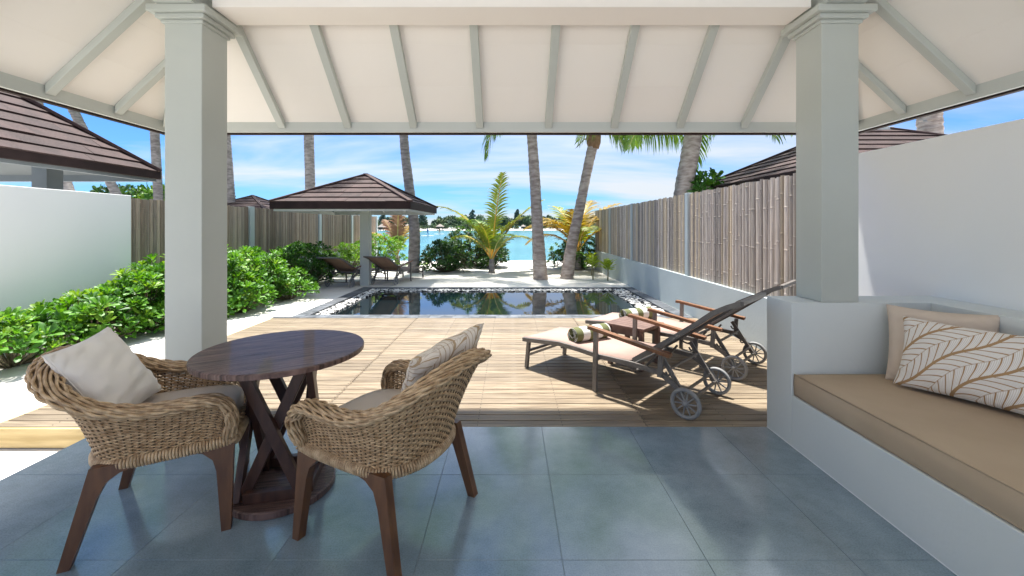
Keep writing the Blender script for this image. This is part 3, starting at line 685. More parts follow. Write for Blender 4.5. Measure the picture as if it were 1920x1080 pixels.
def chair_meshes():
    wv = MB(); rows = 31
    for r in range(rows):
        v = (r+.6)/(rows+.2); pts = []
        for i in range(0, PER+1):
            p, n = shell(i, v); ph = math.cos(math.pi*(i/4.)+math.pi*(r % 2))
            H_ = (at(T_, prm[i])-at(B_, prm[i])).length/rows
            c = p+n*(.0034*ph)+Vector((0, 0, .0010*math.sin(i*.7+r*2.1))); pts.append((c, n, H_))
        vs = []
        for c, n, H_ in pts:
            for dn, dz in ((.0042, 0), (0, .5), (-.0042, 0), (0, -.5)): vs.append(c+n*dn+Vector((0, 0, dz*H_*1.12)))
        wv.add(vs, [(i*4+k, (i+1)*4+k, (i+1)*4+(k+1)%4, i*4+(k+1)%4) for i in range(len(pts)-1) for k in range(4)])
    for k in range(NR+1):
        i = min(PER, k*4); wv.tube([shell(i, v)[0] for v in (0, .25, .5, .75, 1)], .0038, 4, 1, caps=False)
    # front woven apron
    fr = [Vector((.280, -.255+.51*k/24, .392)) for k in range(25)]
    for r in range(6):
        z = .385+.011*r; wv.tube([Vector((.288+.012*math.sin(math.pi*k/60)+.005*math.cos(math.pi*k/2.5+math.pi*(r%2)), -.26+.52*k/60, z)) for k in range(61)], .0045, 4, caps=False)
    # rim braid
    rim = MB(); rp_ = arc_params(T_, 200); path = [at(T_, s) for s in rp_]
    path = [Vector((.283,-.262,.375))]+path+[Vector((.283,.262,.375))]
    m_ = len(path); fr = []
    for i in range(m_):
        d = (path[min(i+1,m_-1)]-path[max(i-1,0)]).normalized()
        # sideways (outward) and upward vectors
        h = Vector((d.y, -d.x, 0))
        if h.length < .35: h = Vector((0, -1 if i < m_/2 else 1, 0))
        h.normalize(); u = h.cross(d) ; u = u if u.z >= -.2 else -u; fr.append((h.normalized(), u.normalized()))
    for i in range(2, m_):   # continuity
        if fr[i][1].dot(fr[i-1][1]) < 0: fr[i] = (fr[i][0], -fr[i][1])
    def wd(i): e = min(i, m_-1-i)/12.; return .023+.017*min(1, e)*(1 if True else 0)
    ns = 16
    for layer, sgn in ((0, 1),):
        for k in range(ns if layer == 0 else 9):
            pts = []
            for i in range(0, m_):
                s_ = i/(m_-1)*1.95; a = sgn*2*math.pi*(s_/(.95 if layer == 0 else .50))+2*math.pi*k/(ns if layer == 0 else 9)
                h, u = fr[i]; W = wd(i)
                wob = .0038*math.sin(i*.55+k*math.pi)
                rad = 1.0+wob/.02 if layer == 0 else .98+wob/.016
                pts.append(path[i]+h*(math.cos(a)*W*rad+.006)+u*(math.sin(a)*.020*rad))
            rim.tube(pts, .0062 if layer == 0 else .0045, 5 if layer == 0 else 4, caps=False)
    rim_core = MB(); vs = []; n = 8
    for i in range(m_):
        h, u = fr[i]; W = wd(i)
        for k in range(n): a = 2*math.pi*k/n; vs.append(path[i]+h*(math.cos(a)*W*.86+.006)+u*(math.sin(a)*.016))
    rim_core.add(vs, [(i*n+k, i*n+(k+1)%n, (i+1)*n+(k+1)%n, (i+1)*n+k) for i in range(m_-1) for k in range(n)])
    # wrapped base rail (closed loop)
    br = MB(); bp = [at(B_, s) for s in arc_params(B_, 150)]
    front = [Vector((.288+.012*math.sin(math.pi*k/30), .255-.51*k/30, .385)) for k in range(1, 30)]
    loop = bp+front; loop = [p+Vector((0, 0, -.012)) for p in loop]; M_ = len(loop)
    cum = [0]
    for i in range(1, M_): cum.append(cum[-1]+(loop[i]-loop[i-1]).length)
    tot = cum[-1]+(loop[0]-loop[-1]).length; turns = int(tot/.0118); spt = 9; pts = []; j = 0
    for q in range(turns*spt):
        dd = tot*q/(turns*spt)
        while j < M_-1 and cum[j+1 if j+1 < M_ else M_-1] < dd: j += 1
        a_ = loop[j % M_]; b_ = loop[(j+1) % M_]; seg = (b_-a_); tt = (dd-cum[min(j, M_-1)])/max(seg.length, 1e-6); c = a_.lerp(b_, min(1, max(0, tt)))
        d = seg.normalized(); h = Vector((d.y, -d.x, 0)).normalized(); u = Vector((0,0,1)); a = 2*math.pi*q/spt
        pts.append(c+h*(math.cos(a)*.021)+u*(math.sin(a)*.021)+d*(.004*math.sin(a)))
    br.tube(pts, .0062, 5, caps=False)
    rc = MB(); rc.tube(loop, .018, 8, closed=True)
    # wrapped rear posts
    ps = MB()
    posts = []
    for s_ in (.285, .715):
        ps = MB()
        i = int(PER*s_); n_ = 34; pts = []
        for q in range(n_*8):
            v = q/(n_*8); p, nn = shell(i, v); tgn = Vector((-nn.y, nn.x, 0)); a = 2*math.pi*q/8
            pts.append(p+nn*(.016+math.cos(a)*.011)+tgn*(math.sin(a)*.016))
        ps.tube(pts, .0062, 4, caps=False); posts.append(ps.mesh('wrapped_post', RATTAN2, True))
    return dict(weave=wv.mesh('wicker_weave', [RATTAN, CORE], True), rim=rim.mesh('woven_rim', RATTAN2, True), core=rim_core.mesh('rim_core', CORE, True),
                rail=br.mesh('wrapped_rail', RATTAN2, True), railcore=rc.mesh('rail_core', CORE, True), post=posts[0], post2=posts[1])
CM = chair_meshes()
def leg_mesh(front, side):
    m = MB()
    if front: o = [(.248,0),(.284,0),(.291,.375),(.293,.385),(.12,.385),(.12,.362),(.175,.345),(.212,.31),(.226,.26)]
    else: o = [(-.288,0),(-.250,0),(-.178,.245),(-.150,.305),(-.105,.335),(-.03,.352),(-.03,.372),(-.205,.368)]
    def fn(a, b, t):
        lat = (.288-.034*b/.385); return (a, side*(lat-t), b)
    m.prism(o, fn, -.019, .019); return m.mesh('leg', WALNUT)
LEGS = {(f, s): leg_mesh(f, s) for f in (True, False) for s in (-1, 1)}
def seat_mesh():
    """D-shaped upholstered seat pad"""
    n = 48; rings = []
    def outline(k):
        a = 2*math.pi*k/n; c, s = math.cos(a), math.sin(a); e = .55
        x = .01+(.275 if c > 0 else .235)*abs(c)**e*(1 if c > 0 else -1); y = .248*abs(s)**e*(1 if s > 0 else -1)
        return x, y
    prof = [(1.0, .39), (1.0, .455), (.985, .472), (.95, .482), (.8, .487), (.5, .488), (.2, .488)]
    V = []; 
    for f, z in prof:
        for k in range(n):
            x, y = outline(k); V.append((.01+(x-.01)*f, y*f, z+.012*(x > .1)*0))
    m = MB(); fs = [(i*n+k, i*n+(k+1)%n, (i+1)*n+(k+1)%n, (i+1)*n+k) for i in range(len(prof)-1) for k in range(n)]
    fs.append(tuple((len(prof)-1)*n+k for k in range(n))); m.add(V, fs); return m.mesh('seat_pad', SEATC, True)
SEAT = seat_mesh()
def chair(label, x, y, ang):
    t = thing('wicker_armchair', label, 'chair', (x, y, 0), ang, 'wicker armchairs at the round table')
    for nme, me in (('wicker_weave', CM['weave']), ('woven_rim', CM['rim']), ('wrapped_rail', CM['rail']), ('wrapped_post', CM['post']), ('wrapped_post', CM['post2'])):
        o = link_mesh(nme, me, t)
        if nme == 'wicker_weave': o['kind'] = 'stuff'
        if nme == 'woven_rim': link_mesh('rim_core', CM['core'], o)
        if nme == 'wrapped_rail': link_mesh('rail_core', CM['railcore'], o)
    for k in LEGS: link_mesh('leg', LEGS[k], t)
    link_mesh('seat_pad', SEAT, t); return t
c1 = chair('wicker armchair holding the plain ivory pillow, left of the round table', -1.635, 2.03, math.atan2(.425, .905))
c2 = chair('wicker armchair holding the leaf print pillow, right of the round table', -.556, 1.971, math.atan2(.431, -.902))
# pillows
def pillow_mesh(W, H, T, seed, mt, pinch=.07, wr=.004):
    n = 44; V = []; F_ = []
    for sgn in (1, -1):
        for j in range(n+1):
            for i in range(n+1):
                a, b = i/n*2-1, j/n*2-1
                # cluster to the edges
                a = math.sin(a*math.pi/2); b = math.sin(b*math.pi/2)
                px = W/2*a*(1-pinch*(1-b*b)); py = H/2*b*(1-pinch*(1-a*a))
                th = T/2*(max(0, (1-a*a)*(1-b*b)))**.42
                q = Vector((px*7, py*7, seed+sgn))
                edge = 1-max(abs(a), abs(b))
                cr = wr*noise.noise(Vector((px*9+py*3, py*22-px*6, seed+sgn*3)))*2.0*(1 if edge > .02 else 0)+wr*.8*math.sin(28*(abs(a)+abs(b))+5*noise.noise(q))*max(0, (abs(a)*abs(b)))**1.5*min(1, edge*14)
                th = th*(1+.16*noise.noise(q*.6))+cr
                if edge < 1e-6: th = 0
                V.append((px, py, sgn*max(th, 0)))
        o = 0 if sgn > 0 else (n+1)**2
        for j in range(n):
            for i in range(n):
                f = (o+j*(n+1)+i, o+j*(n+1)+i+1, o+(j+1)*(n+1)+i+1, o+(j+1)*(n+1)+i); F_.append(f if sgn > 0 else f[::-1])
    m = MB(); m.add(V, F_)
    # piped seam
    me = m.mesh('pillow', mt, True); return me
def place(o, c, xd, yd):
    xd = Vector(xd).normalized(); yd = Vector(yd); zd = xd.cross(yd).normalized(); yd = zd.cross(xd)
    M = Matrix((xd, yd, zd)).transposed().to_4x4(); M.translation = Vector(c); o.matrix_world = M
def pillow(label, mt, W, H, T, c, xd, yd, seed, frame=None, wr=.004):
    o = link_mesh('throw_pillow', pillow_mesh(W, H, T, seed, mt, wr=wr)); tag(o, label, 'pillow')
    if frame is not None:
        a = frame.rotation_euler.z; Rm = Matrix.Rotation(a, 3, 'Z'); c = Rm @ Vector(c)+Vector(frame.location); xd = Rm @ Vector(xd); yd = Rm @ Vector(yd)
    place(o, c, xd, yd); 
    # seam piping as a sub-part
    m = MB(); pts = []
    for k in range(80):
        q = k/80*4; sd = int(q); f = (q-sd)*2-1; a, b = [(f, -1), (1, f), (-f, 1), (-1, -f)][sd]
        pts.append((W/2*a*(1-.07*(1-b*b)), H/2*b*(1-.07*(1-a*a)), 0))
    m.tube(pts, .0026, 6, closed=True); p = m.build('seam', mt, None, smooth=True); p.parent = o
    return o
pillow('plain ivory pillow leaning on the back of the left wicker armchair', PILW, .40, .40, .14, (-.225,-.022,.675), (.17,.985,.06), (-.56,-.10,.82), 3, c1, wr=.006)
pillow('leaf print pillow leaning on the back of the right wicker armchair', PRINT2, .44, .42, .15, (-.215,-.075,.668), (-.22,-.95,.17), (-.50,.06,.86), 8, c2)
pillow('plain beige velvet pillow in the corner of the bench', PILB, .45, .44, .18, (2.400,2.345,.665), (.70,-.70,.0), (.16,.16,.97), 5)
pillow('wide leaf print pillow in front of the beige pillow on the bench', PRINT1, .66, .385, .20, (2.375,2.105,.648), (.50,-.86,-.01), (.30,.14,.94), 12)

# ================================================================== ROUND TABLE
tb = thing('round_table', 'round dark wood table with crossed brace pedestal between the wicker chairs', 'table', (-1.175, 2.17, 0), R(12))
m = MB(); m.lathe([(.388, .693), (.395, .696), (.396, .717), (.392, .722)], 96); o = m.build('tabletop', TABW, tb, bevel=.0015); o.rotation_euler.z = R(18)
m = MB(); m.lathe([(.246, 0), (.250, .004), (.250, .030), (.244, .035)], 72); m.build('base_disc', TABW, tb)
hs_, ht_ = .155, .155
cb_ = [(-hs_,-hs_),(hs_,-hs_),(hs_,hs_),(-hs_,hs_)]
for i in range(4):
    a, b = Vector(cb_[i]), Vector(cb_[(i+1)%4]); n = Vector((b-a)).normalized(); nn = Vector((n.y, -n.x))
    for k, (p, q) in enumerate(((a, b), (b, a))):
        off = nn*(.004 if k else -.033); ins = n*(.012 if p is a else -.012)
        m = MB(); s0 = p+off+ins; s1 = q+off-ins
        m.bar((s0.x, s0.y, .0345), (s1.x, s1.y, .692), .034, .052, up=(n.x, n.y, 0)); m.build('brace', TABL, tb, bevel=.003)
    m = MB(); s0 = a+n*.03; s1 = b-n*.03; m.bar((s0.x, s0.y, .062), (s1.x, s1.y, .062), .034, .05); m.build('foot_rail', TABL, tb, bevel=.002)
    m = MB(); m.bar((s0.x*.96, s0.y*.96, .668), (s1.x*.96, s1.y*.96, .668), .034, .045); m.build('top_rail', TABL, tb, bevel=.002)

# ================================================================== SUN LOUNGERS
def wheel_parts(parent, x, y, r=.108):
    m = MB(); m.lathe([(r-.006,-.014),(r,-.008),(r,.008),(r-.006,.014),(r-.022,.012),(r-.022,-.012),(r-.006,-.014)], 40)
    # only ring: drop the caps added by lathe
    m.f = m.f[:-2]; m.mi = m.mi[:-2]
    Mx = Matrix.Translation((x, y, r)) @ Matrix.Rotation(R(90), 4, 'X')
    hub = link_mesh('wheel', WH['hub'], parent, Mx)
    link_mesh('tyre', WH['tyre'], hub); link_mesh('spokes', WH['spokes'], hub)
WH = {}
r_ = .108
m = MB(); m.lathe([(r_-.007,-.013),(r_,-.007),(r_,.007),(r_-.007,.013),(r_-.024,.011),(r_-.024,-.011),(r_-.007,-.013)], 44); m.f = m.f[:-2]; m.mi = m.mi[:-2]; WH['tyre'] = m.mesh('tyre', WHEELM, True)
m = MB(); m.lathe([(.004,-.024),(.018,-.02),(.02,-.006),(.02,.006),(.018,.02),(.004,.024)], 18); WH['hub'] = m.mesh('wheel', WHEELM, True)
m = MB()
for k in range(10):
    a = 2*math.pi*k/10; m.bar((.016*math.cos(a), .016*math.sin(a), 0), (.088*math.cos(a+.12), .088*math.sin(a+.12), 0), .010, .010, w2=.007)
WH['spokes'] = m.mesh('spokes', WHEELM)
PIV = (1.10, .295); TOP = (1.86, .855)
LM = {}
def lmesh(name, fn, mt, smooth=False):
    m = MB(); fn(m); LM[name] = m.mesh(name, mt, smooth)
HWD = .295
rail_pts = [(-.045,.262),(.02,.268),(.40,.305),(.62,.297),(.80,.283),(1.12,.288),(1.33,.277),(1.44,.215)]
def f_rail(sd):
    def f(m):
        for a, b in zip(rail_pts[:-1], rail_pts[1:]): m.bar((a[0], sd*HWD, a[1]), (b[0]+.004, sd*HWD, b[1]), .024, .036)
    return f
lmesh('rail_near', f_rail(1), METAL); lmesh('rail_far', f_rail(-1), METAL)
def f_bar(a, b, w, h, **k): return lambda m: m.bar(a, b, w, h, **k)
def sling(pts, th, hw):
    def f(m):
        n = len(pts); vs = []
        for (x, z) in pts:
            for y, dz in ((-hw, 0), (-hw*.4, -.006), (hw*.4, -.006), (hw, 0)): vs.append((x, y, z+dz))
        for (x, z) in pts:
            for y, dz in ((-hw, 0), (-hw*.4, -.006), (hw*.4, -.006), (hw, 0)): vs.append((x, y, z+dz-th))
        o = n*4; fs = []
        for i in range(n-1):
            for j in range(3):
                fs.append((i*4+j, (i+1)*4+j, (i+1)*4+j+1, i*4+j+1)); fs.append((o+i*4+j, o+i*4+j+1, o+(i+1)*4+j+1, o+(i+1)*4+j))
        for i in range(n-1):
            fs.append((i*4, o+i*4, o+(i+1)*4, (i+1)*4)); fs.append((i*4+3, (i+1)*4+3, o+(i+1)*4+3, o+i*4+3))
        fs.append((0,1,2,3,o+3,o+2,o+1,o)); e = (n-1)*4; fs.append((e,o+e,o+e+1,o+e+2,o+e+3,e+3,e+2,e+1))
        m.add(vs, fs)
    return f
lmesh('seat_sling', sling([(-.05,.284),(.02,.289),(.20,.309),(.40,.326),(.62,.317),(.80,.303),(1.08,.308)], .006, .285), SLING, True)
bk = [(1.11,.315),(1.35,.49),(1.58,.665),(1.70,.765),(1.79,.815),(1.87,.85)]
lmesh('back_sling', sling([(x, z+.012) for x, z in bk], .008, .268), SLINGB, True)
def f_backrail(sd):
    def f(m):
        for a, b in zip(bk[:-1], bk[1:]): m.bar((a[0], sd*.272, a[1]), (b[0], sd*.272, b[1]), .026, .034)
    return f
lmesh('back_rail', f_backrail(1), METAL); lmesh('back_rail2', f_backrail(-1), METAL)
lmesh('top_bar', f_bar((bk[-1][0], -.27, bk[-1][1]), (bk[-1][0], .27, bk[-1][1]), .03, .026), METAL)
def f_leg(x0, z0, x1, sd): return f_bar((x0, sd*HWD, z0), (x1, sd*(HWD+.0), 0), .028, .032)
def f_arm(sd):
    def f(m):
        y = sd*(HWD+.036); P_ = [(.735,.516),(.775,.514),(1.43,.428)]
        for a, b in zip(P_[:-1], P_[1:]): m.bar((a[0], y, a[1]), (b[0], y, b[1]), .052, .026)
    return f
def f_notch(sd):
    def f(m):
        y = sd*(HWD-.03)
        m.bar((1.33, y, .395), (1.52, y, .108), .016, .03)
        for k in range(3):
            c = Vector((1.37+.042*k, y, .335-.063*k)); m.bar(c, c+Vector((-.035, 0, -.012)), .012, .012); m.bar(c+Vector((-.035, 0, -.012)), c+Vector((-.05, 0, .012)), .012, .010)
    return f
def lowered(key):
    k2 = key+'_low'
    if k2 not in LM:
        me = LM[key].copy(); Rm = Matrix.Translation((1.10,0,.30))@Matrix.Rotation(R(11), 4, 'Y')@Matrix.Translation((-1.10,0,-.30)); me.transform(Rm); LM[k2] = me
    return LM[k2]
def make_lounger(label, org, ang, group, low=False):
    """org = ground point under the foot end centre; ang = heading foot -> head"""
    t = thing('sun_lounger', label, 'sun lounger', (org[0], org[1], org[2]), ang, group)
    for n_, k in (('side_rail', 'rail_near'), ('side_rail', 'rail_far'), ('seat_sling', 'seat_sling'), ('backrest_sling', 'back_sling'), ('backrest_rail', 'back_rail'), ('backrest_rail', 'back_rail2'), ('backrest_bar', 'top_bar')):
        link_mesh(n_, lowered(k) if low and k in ('back_sling', 'back_rail', 'back_rail2', 'top_bar') else LM[k], t)
    for sd in (1, -1):
        for key, fn, mt in (('leg', f_leg(.03, .26, -.0, sd), METAL), ('arm_post', f_bar((.79, sd*(HWD+.03), 0), (.80, sd*(HWD+.03), .50), .028, .034, up=(1,0,0)), METAL),
                            ('rear_arm_post', f_bar((1.345, sd*(HWD+.03), .255), (1.355, sd*(HWD+.03), .415), .026, .032, up=(1,0,0)), METAL),
                            ('armrest', f_arm(sd), TEAK), ('notched_strut', f_notch(sd), METAL), ('leg_brace', f_bar((.01, sd*HWD, .12), (.36, sd*HWD*.98, .285), .018, .022), METAL),
                            ('wheel_bracket', f_bar((1.42, sd*HWD, .235), (1.53, sd*(HWD-.01), .10), .018, .03), METAL)):
            kk = key+str(sd)
            if kk not in LM: lmesh(kk, fn, mt)
            link_mesh(key, LM[kk], t)
        wheel_parts(t, 1.525, sd*(HWD+.012))
    for kk, a, b, w_, h_ in (('cross_bar_a', (.03, -HWD, .17), (.03, HWD, .17), .02, .02), ('cross_bar_b', (.42, -HWD, .278), (.42, HWD, .278), .02, .02), ('axle', (1.525, -HWD-.02, .108), (1.525, HWD+.02, .108), .018, .018),
                             ('cross_bar_c', (1.49, -HWD+.03, .165), (1.49, HWD-.03, .165), .016, .016), ('cross_bar_d', (1.12, -HWD, .285), (1.12, HWD, .285), .02, .02), ('cross_bar_e', (1.39, -HWD+.03, .31), (1.39, HWD-.03, .31), .016, .016),
                             ('cross_bar_f', (.80, -HWD-.03, .262), (.80, HWD+.03, .262), .022, .02)):
        if kk not in LM: lmesh(kk, f_bar(a, b, w_, h_), METAL)
        link_mesh('axle' if kk == 'axle' else 'cross_bar', LM[kk], t)
    if 'handle' not in LM:
        m = MB(); m.tube(catmull([(1.03,-.2,.275),(1.02,-.2,.235),(1.08,-.2,.215),(1.16,-.2,.25),(1.25,-.2,.36)], 6), .009, 8); m.tube(catmull([(1.03,.2,.275),(1.02,.2,.235),(1.08,.2,.215),(1.16,.2,.25),(1.25,.2,.36)], 6), .009, 8); LM['handle'] = m.mesh('hinge_bracket', METAL, True)
    link_mesh('hinge_bracket', LM['handle'], t)
    return t
D_ = Vector((.71, -.705)); E_ = Vector((.705, .71)); hd = math.atan2(-.705, .71)
n0 = Vector((.1375, 4.01))
cA = n0+E_*.32; cB = n0+E_*1.37
make_lounger('sun lounger with teak armrests nearest the veranda on the deck', (cA.x, cA.y, 0), hd, 'sun loungers on the deck')
make_lounger('sun lounger with teak armrests nearer the pool, behind the small square table', (cB.x, cB.y, 0), hd, 'sun loungers on the deck')
# under the parasol; heading foot->head points to the camera
hf = math.atan2(-.97, -.22)
for lb, wx, wy in (('brown backed sun lounger under the parasol, left of its post against the shrubs', -3.90, 9.60), ('brown backed sun lounger under the parasol, right of its post facing the lagoon', -3.00, 10.0)):
    ox, oy = wx+.22*1.56, wy+.97*1.50
    make_lounger(lb, (ox, oy, sand_z(wx, wy)+.003), hf, 'sun loungers on the sand', True)
# towels
def towel(label, start, d):
    m = MB(); n = 22; Lw = .40; rings = 40; vs = []; turns = 4.
    # rolled spiral band with thickness, ends show the spiral
    K = int(turns*26)
    inner = []; th = .0125
    for k in range(K+1):
        a = k/26*2*math.pi; r = .012+.0132*k/26
        sq = 1.0
        for rr_ in (r, r+th*.80):
            for x in (0, Lw*.02, Lw*.98, Lw):
                e = .0 if Lw*.02 <= x <= Lw*.98 else .0025
                jit = .004*noise.noise(Vector((k*.12, x*5, 3)))
                vs.append((x+jit, math.cos(a)*(rr_-(e if rr_ > r else -e)*.8)*1.04, math.sin(a)*(rr_-(e if rr_ > r else -e)*.8)*.96))
    fs = []
    for k in range(K):
        o = k*8; q = o+8
        for i in range(3): fs.append((o+4+i, q+4+i, q+5+i, o+5+i)); fs.append((o+i, o+i+1, q+i+1, q+i))
        fs.append((o, q, q+4, o+4)); fs.append((o+3, o+7, q+7, q+3))
    fs.append((K*8, K*8+1, K*8+2, K*8+3, K*8+7, K*8+6, K*8+5, K*8+4))
    m.add(vs, fs); o = m.build('rolled_towel', TOWEL, None, smooth=True); tag(o, label, 'towel', 'rolled striped towels')
    o.location = start; o.rotation_euler = (0, 0, math.atan2(d[1], d[0])); return o
towel('rolled olive and white striped towel on the lounger nearest the veranda', (.555, 3.755, .380), (.86, .51))
towel('rolled olive and white striped towel on the lounger nearer the pool', (1.235, 4.60, .380), (.90, .43))
# side table
st = thing('side_table', 'small square reddish wood table between the two deck loungers', 'table', (1.225, 4.16, 0), R(-45))
for i in range(6):
    m = MB(); y0 = -.21+.07*i; m.box(-.21, .21, y0+.002, y0+.068, .382, .402); m.build('slat', SIDEW, st, bevel=.002)
for a, b in ((-1,-1),(1,-1),(1,1),(-1,1)):
    m = MB(); m.box(a*.165-.021, a*.165+.021, b*.165-.021, b*.165+.021, 0, .352); m.build('leg', SIDEW, st, bevel=.002)
for q in (-1, 1):
    m = MB(); m.box(-.143, .143, q*.165-.012, q*.165+.012, .31, .3815); m.build('apron', SIDEW, st)
    m = MB(); m.box(q*.165-.012, q*.165+.012, -.186, .186, .353, .3812); m.build('apron', SIDEW, st)

# ================================================================== PLANTS
# leaf template: obovate blade along +x, length 1
lt = np.array([(0,0,0),(.30,-.085,.02),(.30,0,-.005),(.30,.085,.02),(.66,-.20,.05),(.66,0,.0),(.66,.20,.05),(.90,-.17,.02),(.92,0,-.03),(.90,.17,.02),(1.0,0,-.06)])
lf = [(0,1,2,2),(0,2,3,3),(1,4,5,2),(2,5,6,3),(4,7,8,5),(5,8,9,6),(7,10,8,8),(8,10,9,9)]
lft = []
for f in lf:
    lft.append((f[0], f[1], f[2])); 
    if f[3] != f[2]: lft.append((f[0], f[2], f[3]))
lft = np.array(lft)
def leaf_matrix(pos, axis, az, tilt, size, rnd):
    a = Vector(axis).normalized(); t = a.orthogonal().normalized(); b = a.cross(t)
    rad = t*math.cos(az)+b*math.sin(az); d = (a*math.cos(tilt)+rad*math.sin(tilt)).normalized()
    up = (a*math.sin(tilt)-rad*math.cos(tilt)).normalized(); s = up.cross(d).normalized()
    M = Matrix((d, s, up)).transposed().to_4x4()@Matrix.Diagonal((size, size*rnd.uniform(.72, 1.0), size, 1)); M.translation = Vector(pos)+d*size*.1
    return M
LEAFME = {}
def leaf_me(mt):
    if mt.name not in LEAFME:
        LEAFME[mt.name] = np_mesh('leaf', lt, lft, [mt]); 
    return LEAFME[mt.name]
def shrub(label, cx, cy, rx, ry, h, n, leaf=.13, mats=None, seed=0, singles=0, lime=.18, group='leafy green shrubs in the garden', z0=None, name='shrub'):
    rr = random.Random(seed); mats = mats or LEAF; z0 = sand_z(cx, cy) if z0 is None else z0
    t = thing(name, label, 'shrub', (cx, cy, z0), 0, group)
    LS = []; st_ = MB(); n = int(n*2.0); leaf *= .88; rx *= 1.06; ry *= 1.06; h *= 1.06
    for k in range(n):
        th = rr.uniform(0, 2*math.pi); q = rr.random(); ph = math.asin(min(1, q**.75))     # elevation
        rad = rr.choice((1., 1., .92, .8, .62)); rad *= 1+.16*noise.noise(Vector((math.cos(th)*1.5+seed, math.sin(th)*1.5, ph*2)))
        px = rx*math.cos(ph)*math.cos(th)*rad; py = ry*math.cos(ph)*math.sin(th)*rad; pz = .06+(h-.10)*(math.sin(ph)*rad*.95)+rr.uniform(-.04, .05)*h
        pz = max(.05, pz)
        ax = Vector((px/rx*.75+rr.uniform(-.3,.3), py/ry*.75+rr.uniform(-.3,.3), .55+.5*pz/h+rr.uniform(-.15,.25)))
        nl = rr.randint(9, 14); off = rr.uniform(0, 6.28); sz = leaf*rr.uniform(.75, 1.15)
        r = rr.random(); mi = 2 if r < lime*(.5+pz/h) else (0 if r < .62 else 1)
        for i in range(nl):
            lv = i/nl
            M = leaf_matrix((px, py, pz+.02*(1-lv)), ax, off+i*2.4, R(18+62*lv+rr.uniform(-8, 8)), sz*(.7+.5*lv), rr)
            LS.append((M, mi if rr.random() < .85 else rr.randint(0, 1)))
        if k % 3 == 0: st_.tube([(px*.15, py*.15, 0), (px*.6, py*.6, pz*.5), (px, py, pz)], [.012, .009, .006], 4, caps=False)
    if singles:
        org = Vector((cx, cy, z0)); LS.sort(key=lambda m_: (m_[0].translation+org-Vector((0, 0, EYE))).length-.5*m_[0].translation.z)
        for M, mi in LS[:singles]: link_mesh('leaf', leaf_me(mats[mi]), t, M)
        LS = LS[singles:]
    Mn = np.array([np.array(M) for M, _ in LS]); vh = np.concatenate([lt, np.ones((len(lt), 1))], 1)
    V = np.einsum('nij,vj->nvi', Mn, vh)[:, :, :3].reshape(-1, 3)
    Fq = (lft[None]+(np.arange(len(LS))*len(lt))[:, None, None]).reshape(-1, 3)
    mi = np.repeat([i for _, i in LS], len(lft))
    o = link_mesh('foliage', np_mesh('foliage', V, Fq, mats, mi), t); o['kind'] = 'stuff'
    st_.build('stems', STEM, t, smooth=True)
    return t
# left hedge: near to far
H = [ # label, cx, cy, rx, ry, h, n, singles
 ('lowest sprawling shrub of the left hedge, partly cut by the photo edge', -5.15, 4.35, .52, .62, .50, 60, 70),
 ('low leafy shrub against the white wall, behind the ivory pillow', -5.02, 5.0, .48, .5, .62, 62, 70),
 ('broad leafy shrub in front of the white wall beside the ivory pillow chair', -4.85, 5.55, .56, .5, .78, 75, 70),
 ('leafy shrub under the corner where white wall and bamboo fence meet', -5.0, 6.25, .58, .55, .93, 85, 0),
 ('small low shrub on the sand just left of the veranda column', -4.42, 5.72, .36, .33, .48, 38, 60),
 ('tall dense shrub just right of the veranda column', -4.78, 6.75, .62, .55, .98, 95, 30),
 ('low rounded shrub spilling onto the sand right of the column', -4.33, 6.75, .42, .42, .55, 50, 0),
 ('wide bright shrub in the middle of the hedge by the pool corner', -4.65, 7.55, .66, .6, .93, 100, 0),
 ('low shrub at the sand edge beside the pebble corner', -4.22, 8.0, .44, .5, .55, 55, 0),
 ('shrub at the back of the hedge beneath the first fence post', -5.15, 8.2, .6, .6, .88, 70, 0),
 ('dark dense shrub behind the left sun lounger', -4.75, 9.35, .62, .62, 1.0, 100, 0),
 ('dark tall shrub touching the bamboo fence behind the parasol loungers', -4.95, 10.35, .68, .75, .98, 95, 0),
]
for i, (lb, cx, cy, rx, ry, h, n, sg) in enumerate(H):
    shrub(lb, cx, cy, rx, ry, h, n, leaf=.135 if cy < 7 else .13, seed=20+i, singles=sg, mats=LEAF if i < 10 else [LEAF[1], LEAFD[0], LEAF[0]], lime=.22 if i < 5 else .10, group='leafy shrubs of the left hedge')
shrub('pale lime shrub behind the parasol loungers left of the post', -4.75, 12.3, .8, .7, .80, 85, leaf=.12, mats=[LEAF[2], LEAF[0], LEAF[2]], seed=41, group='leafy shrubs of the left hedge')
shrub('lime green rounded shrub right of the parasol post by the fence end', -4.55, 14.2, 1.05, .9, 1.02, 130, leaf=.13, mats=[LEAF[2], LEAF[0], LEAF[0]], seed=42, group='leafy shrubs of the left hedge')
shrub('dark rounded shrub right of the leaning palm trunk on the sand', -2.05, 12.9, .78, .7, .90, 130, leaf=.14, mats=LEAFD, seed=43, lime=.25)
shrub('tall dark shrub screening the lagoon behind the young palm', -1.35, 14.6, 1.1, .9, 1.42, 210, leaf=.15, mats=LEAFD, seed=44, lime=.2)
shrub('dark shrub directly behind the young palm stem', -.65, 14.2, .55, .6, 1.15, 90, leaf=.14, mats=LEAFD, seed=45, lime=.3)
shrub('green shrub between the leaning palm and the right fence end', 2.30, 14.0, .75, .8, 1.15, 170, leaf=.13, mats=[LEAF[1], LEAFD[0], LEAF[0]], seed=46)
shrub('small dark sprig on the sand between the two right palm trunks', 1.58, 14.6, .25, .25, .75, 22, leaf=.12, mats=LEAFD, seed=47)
SAPL = mat('sapling_leaf', (.26,.38,.03), (.36,.44,.06), .5, 9, transl=.35)
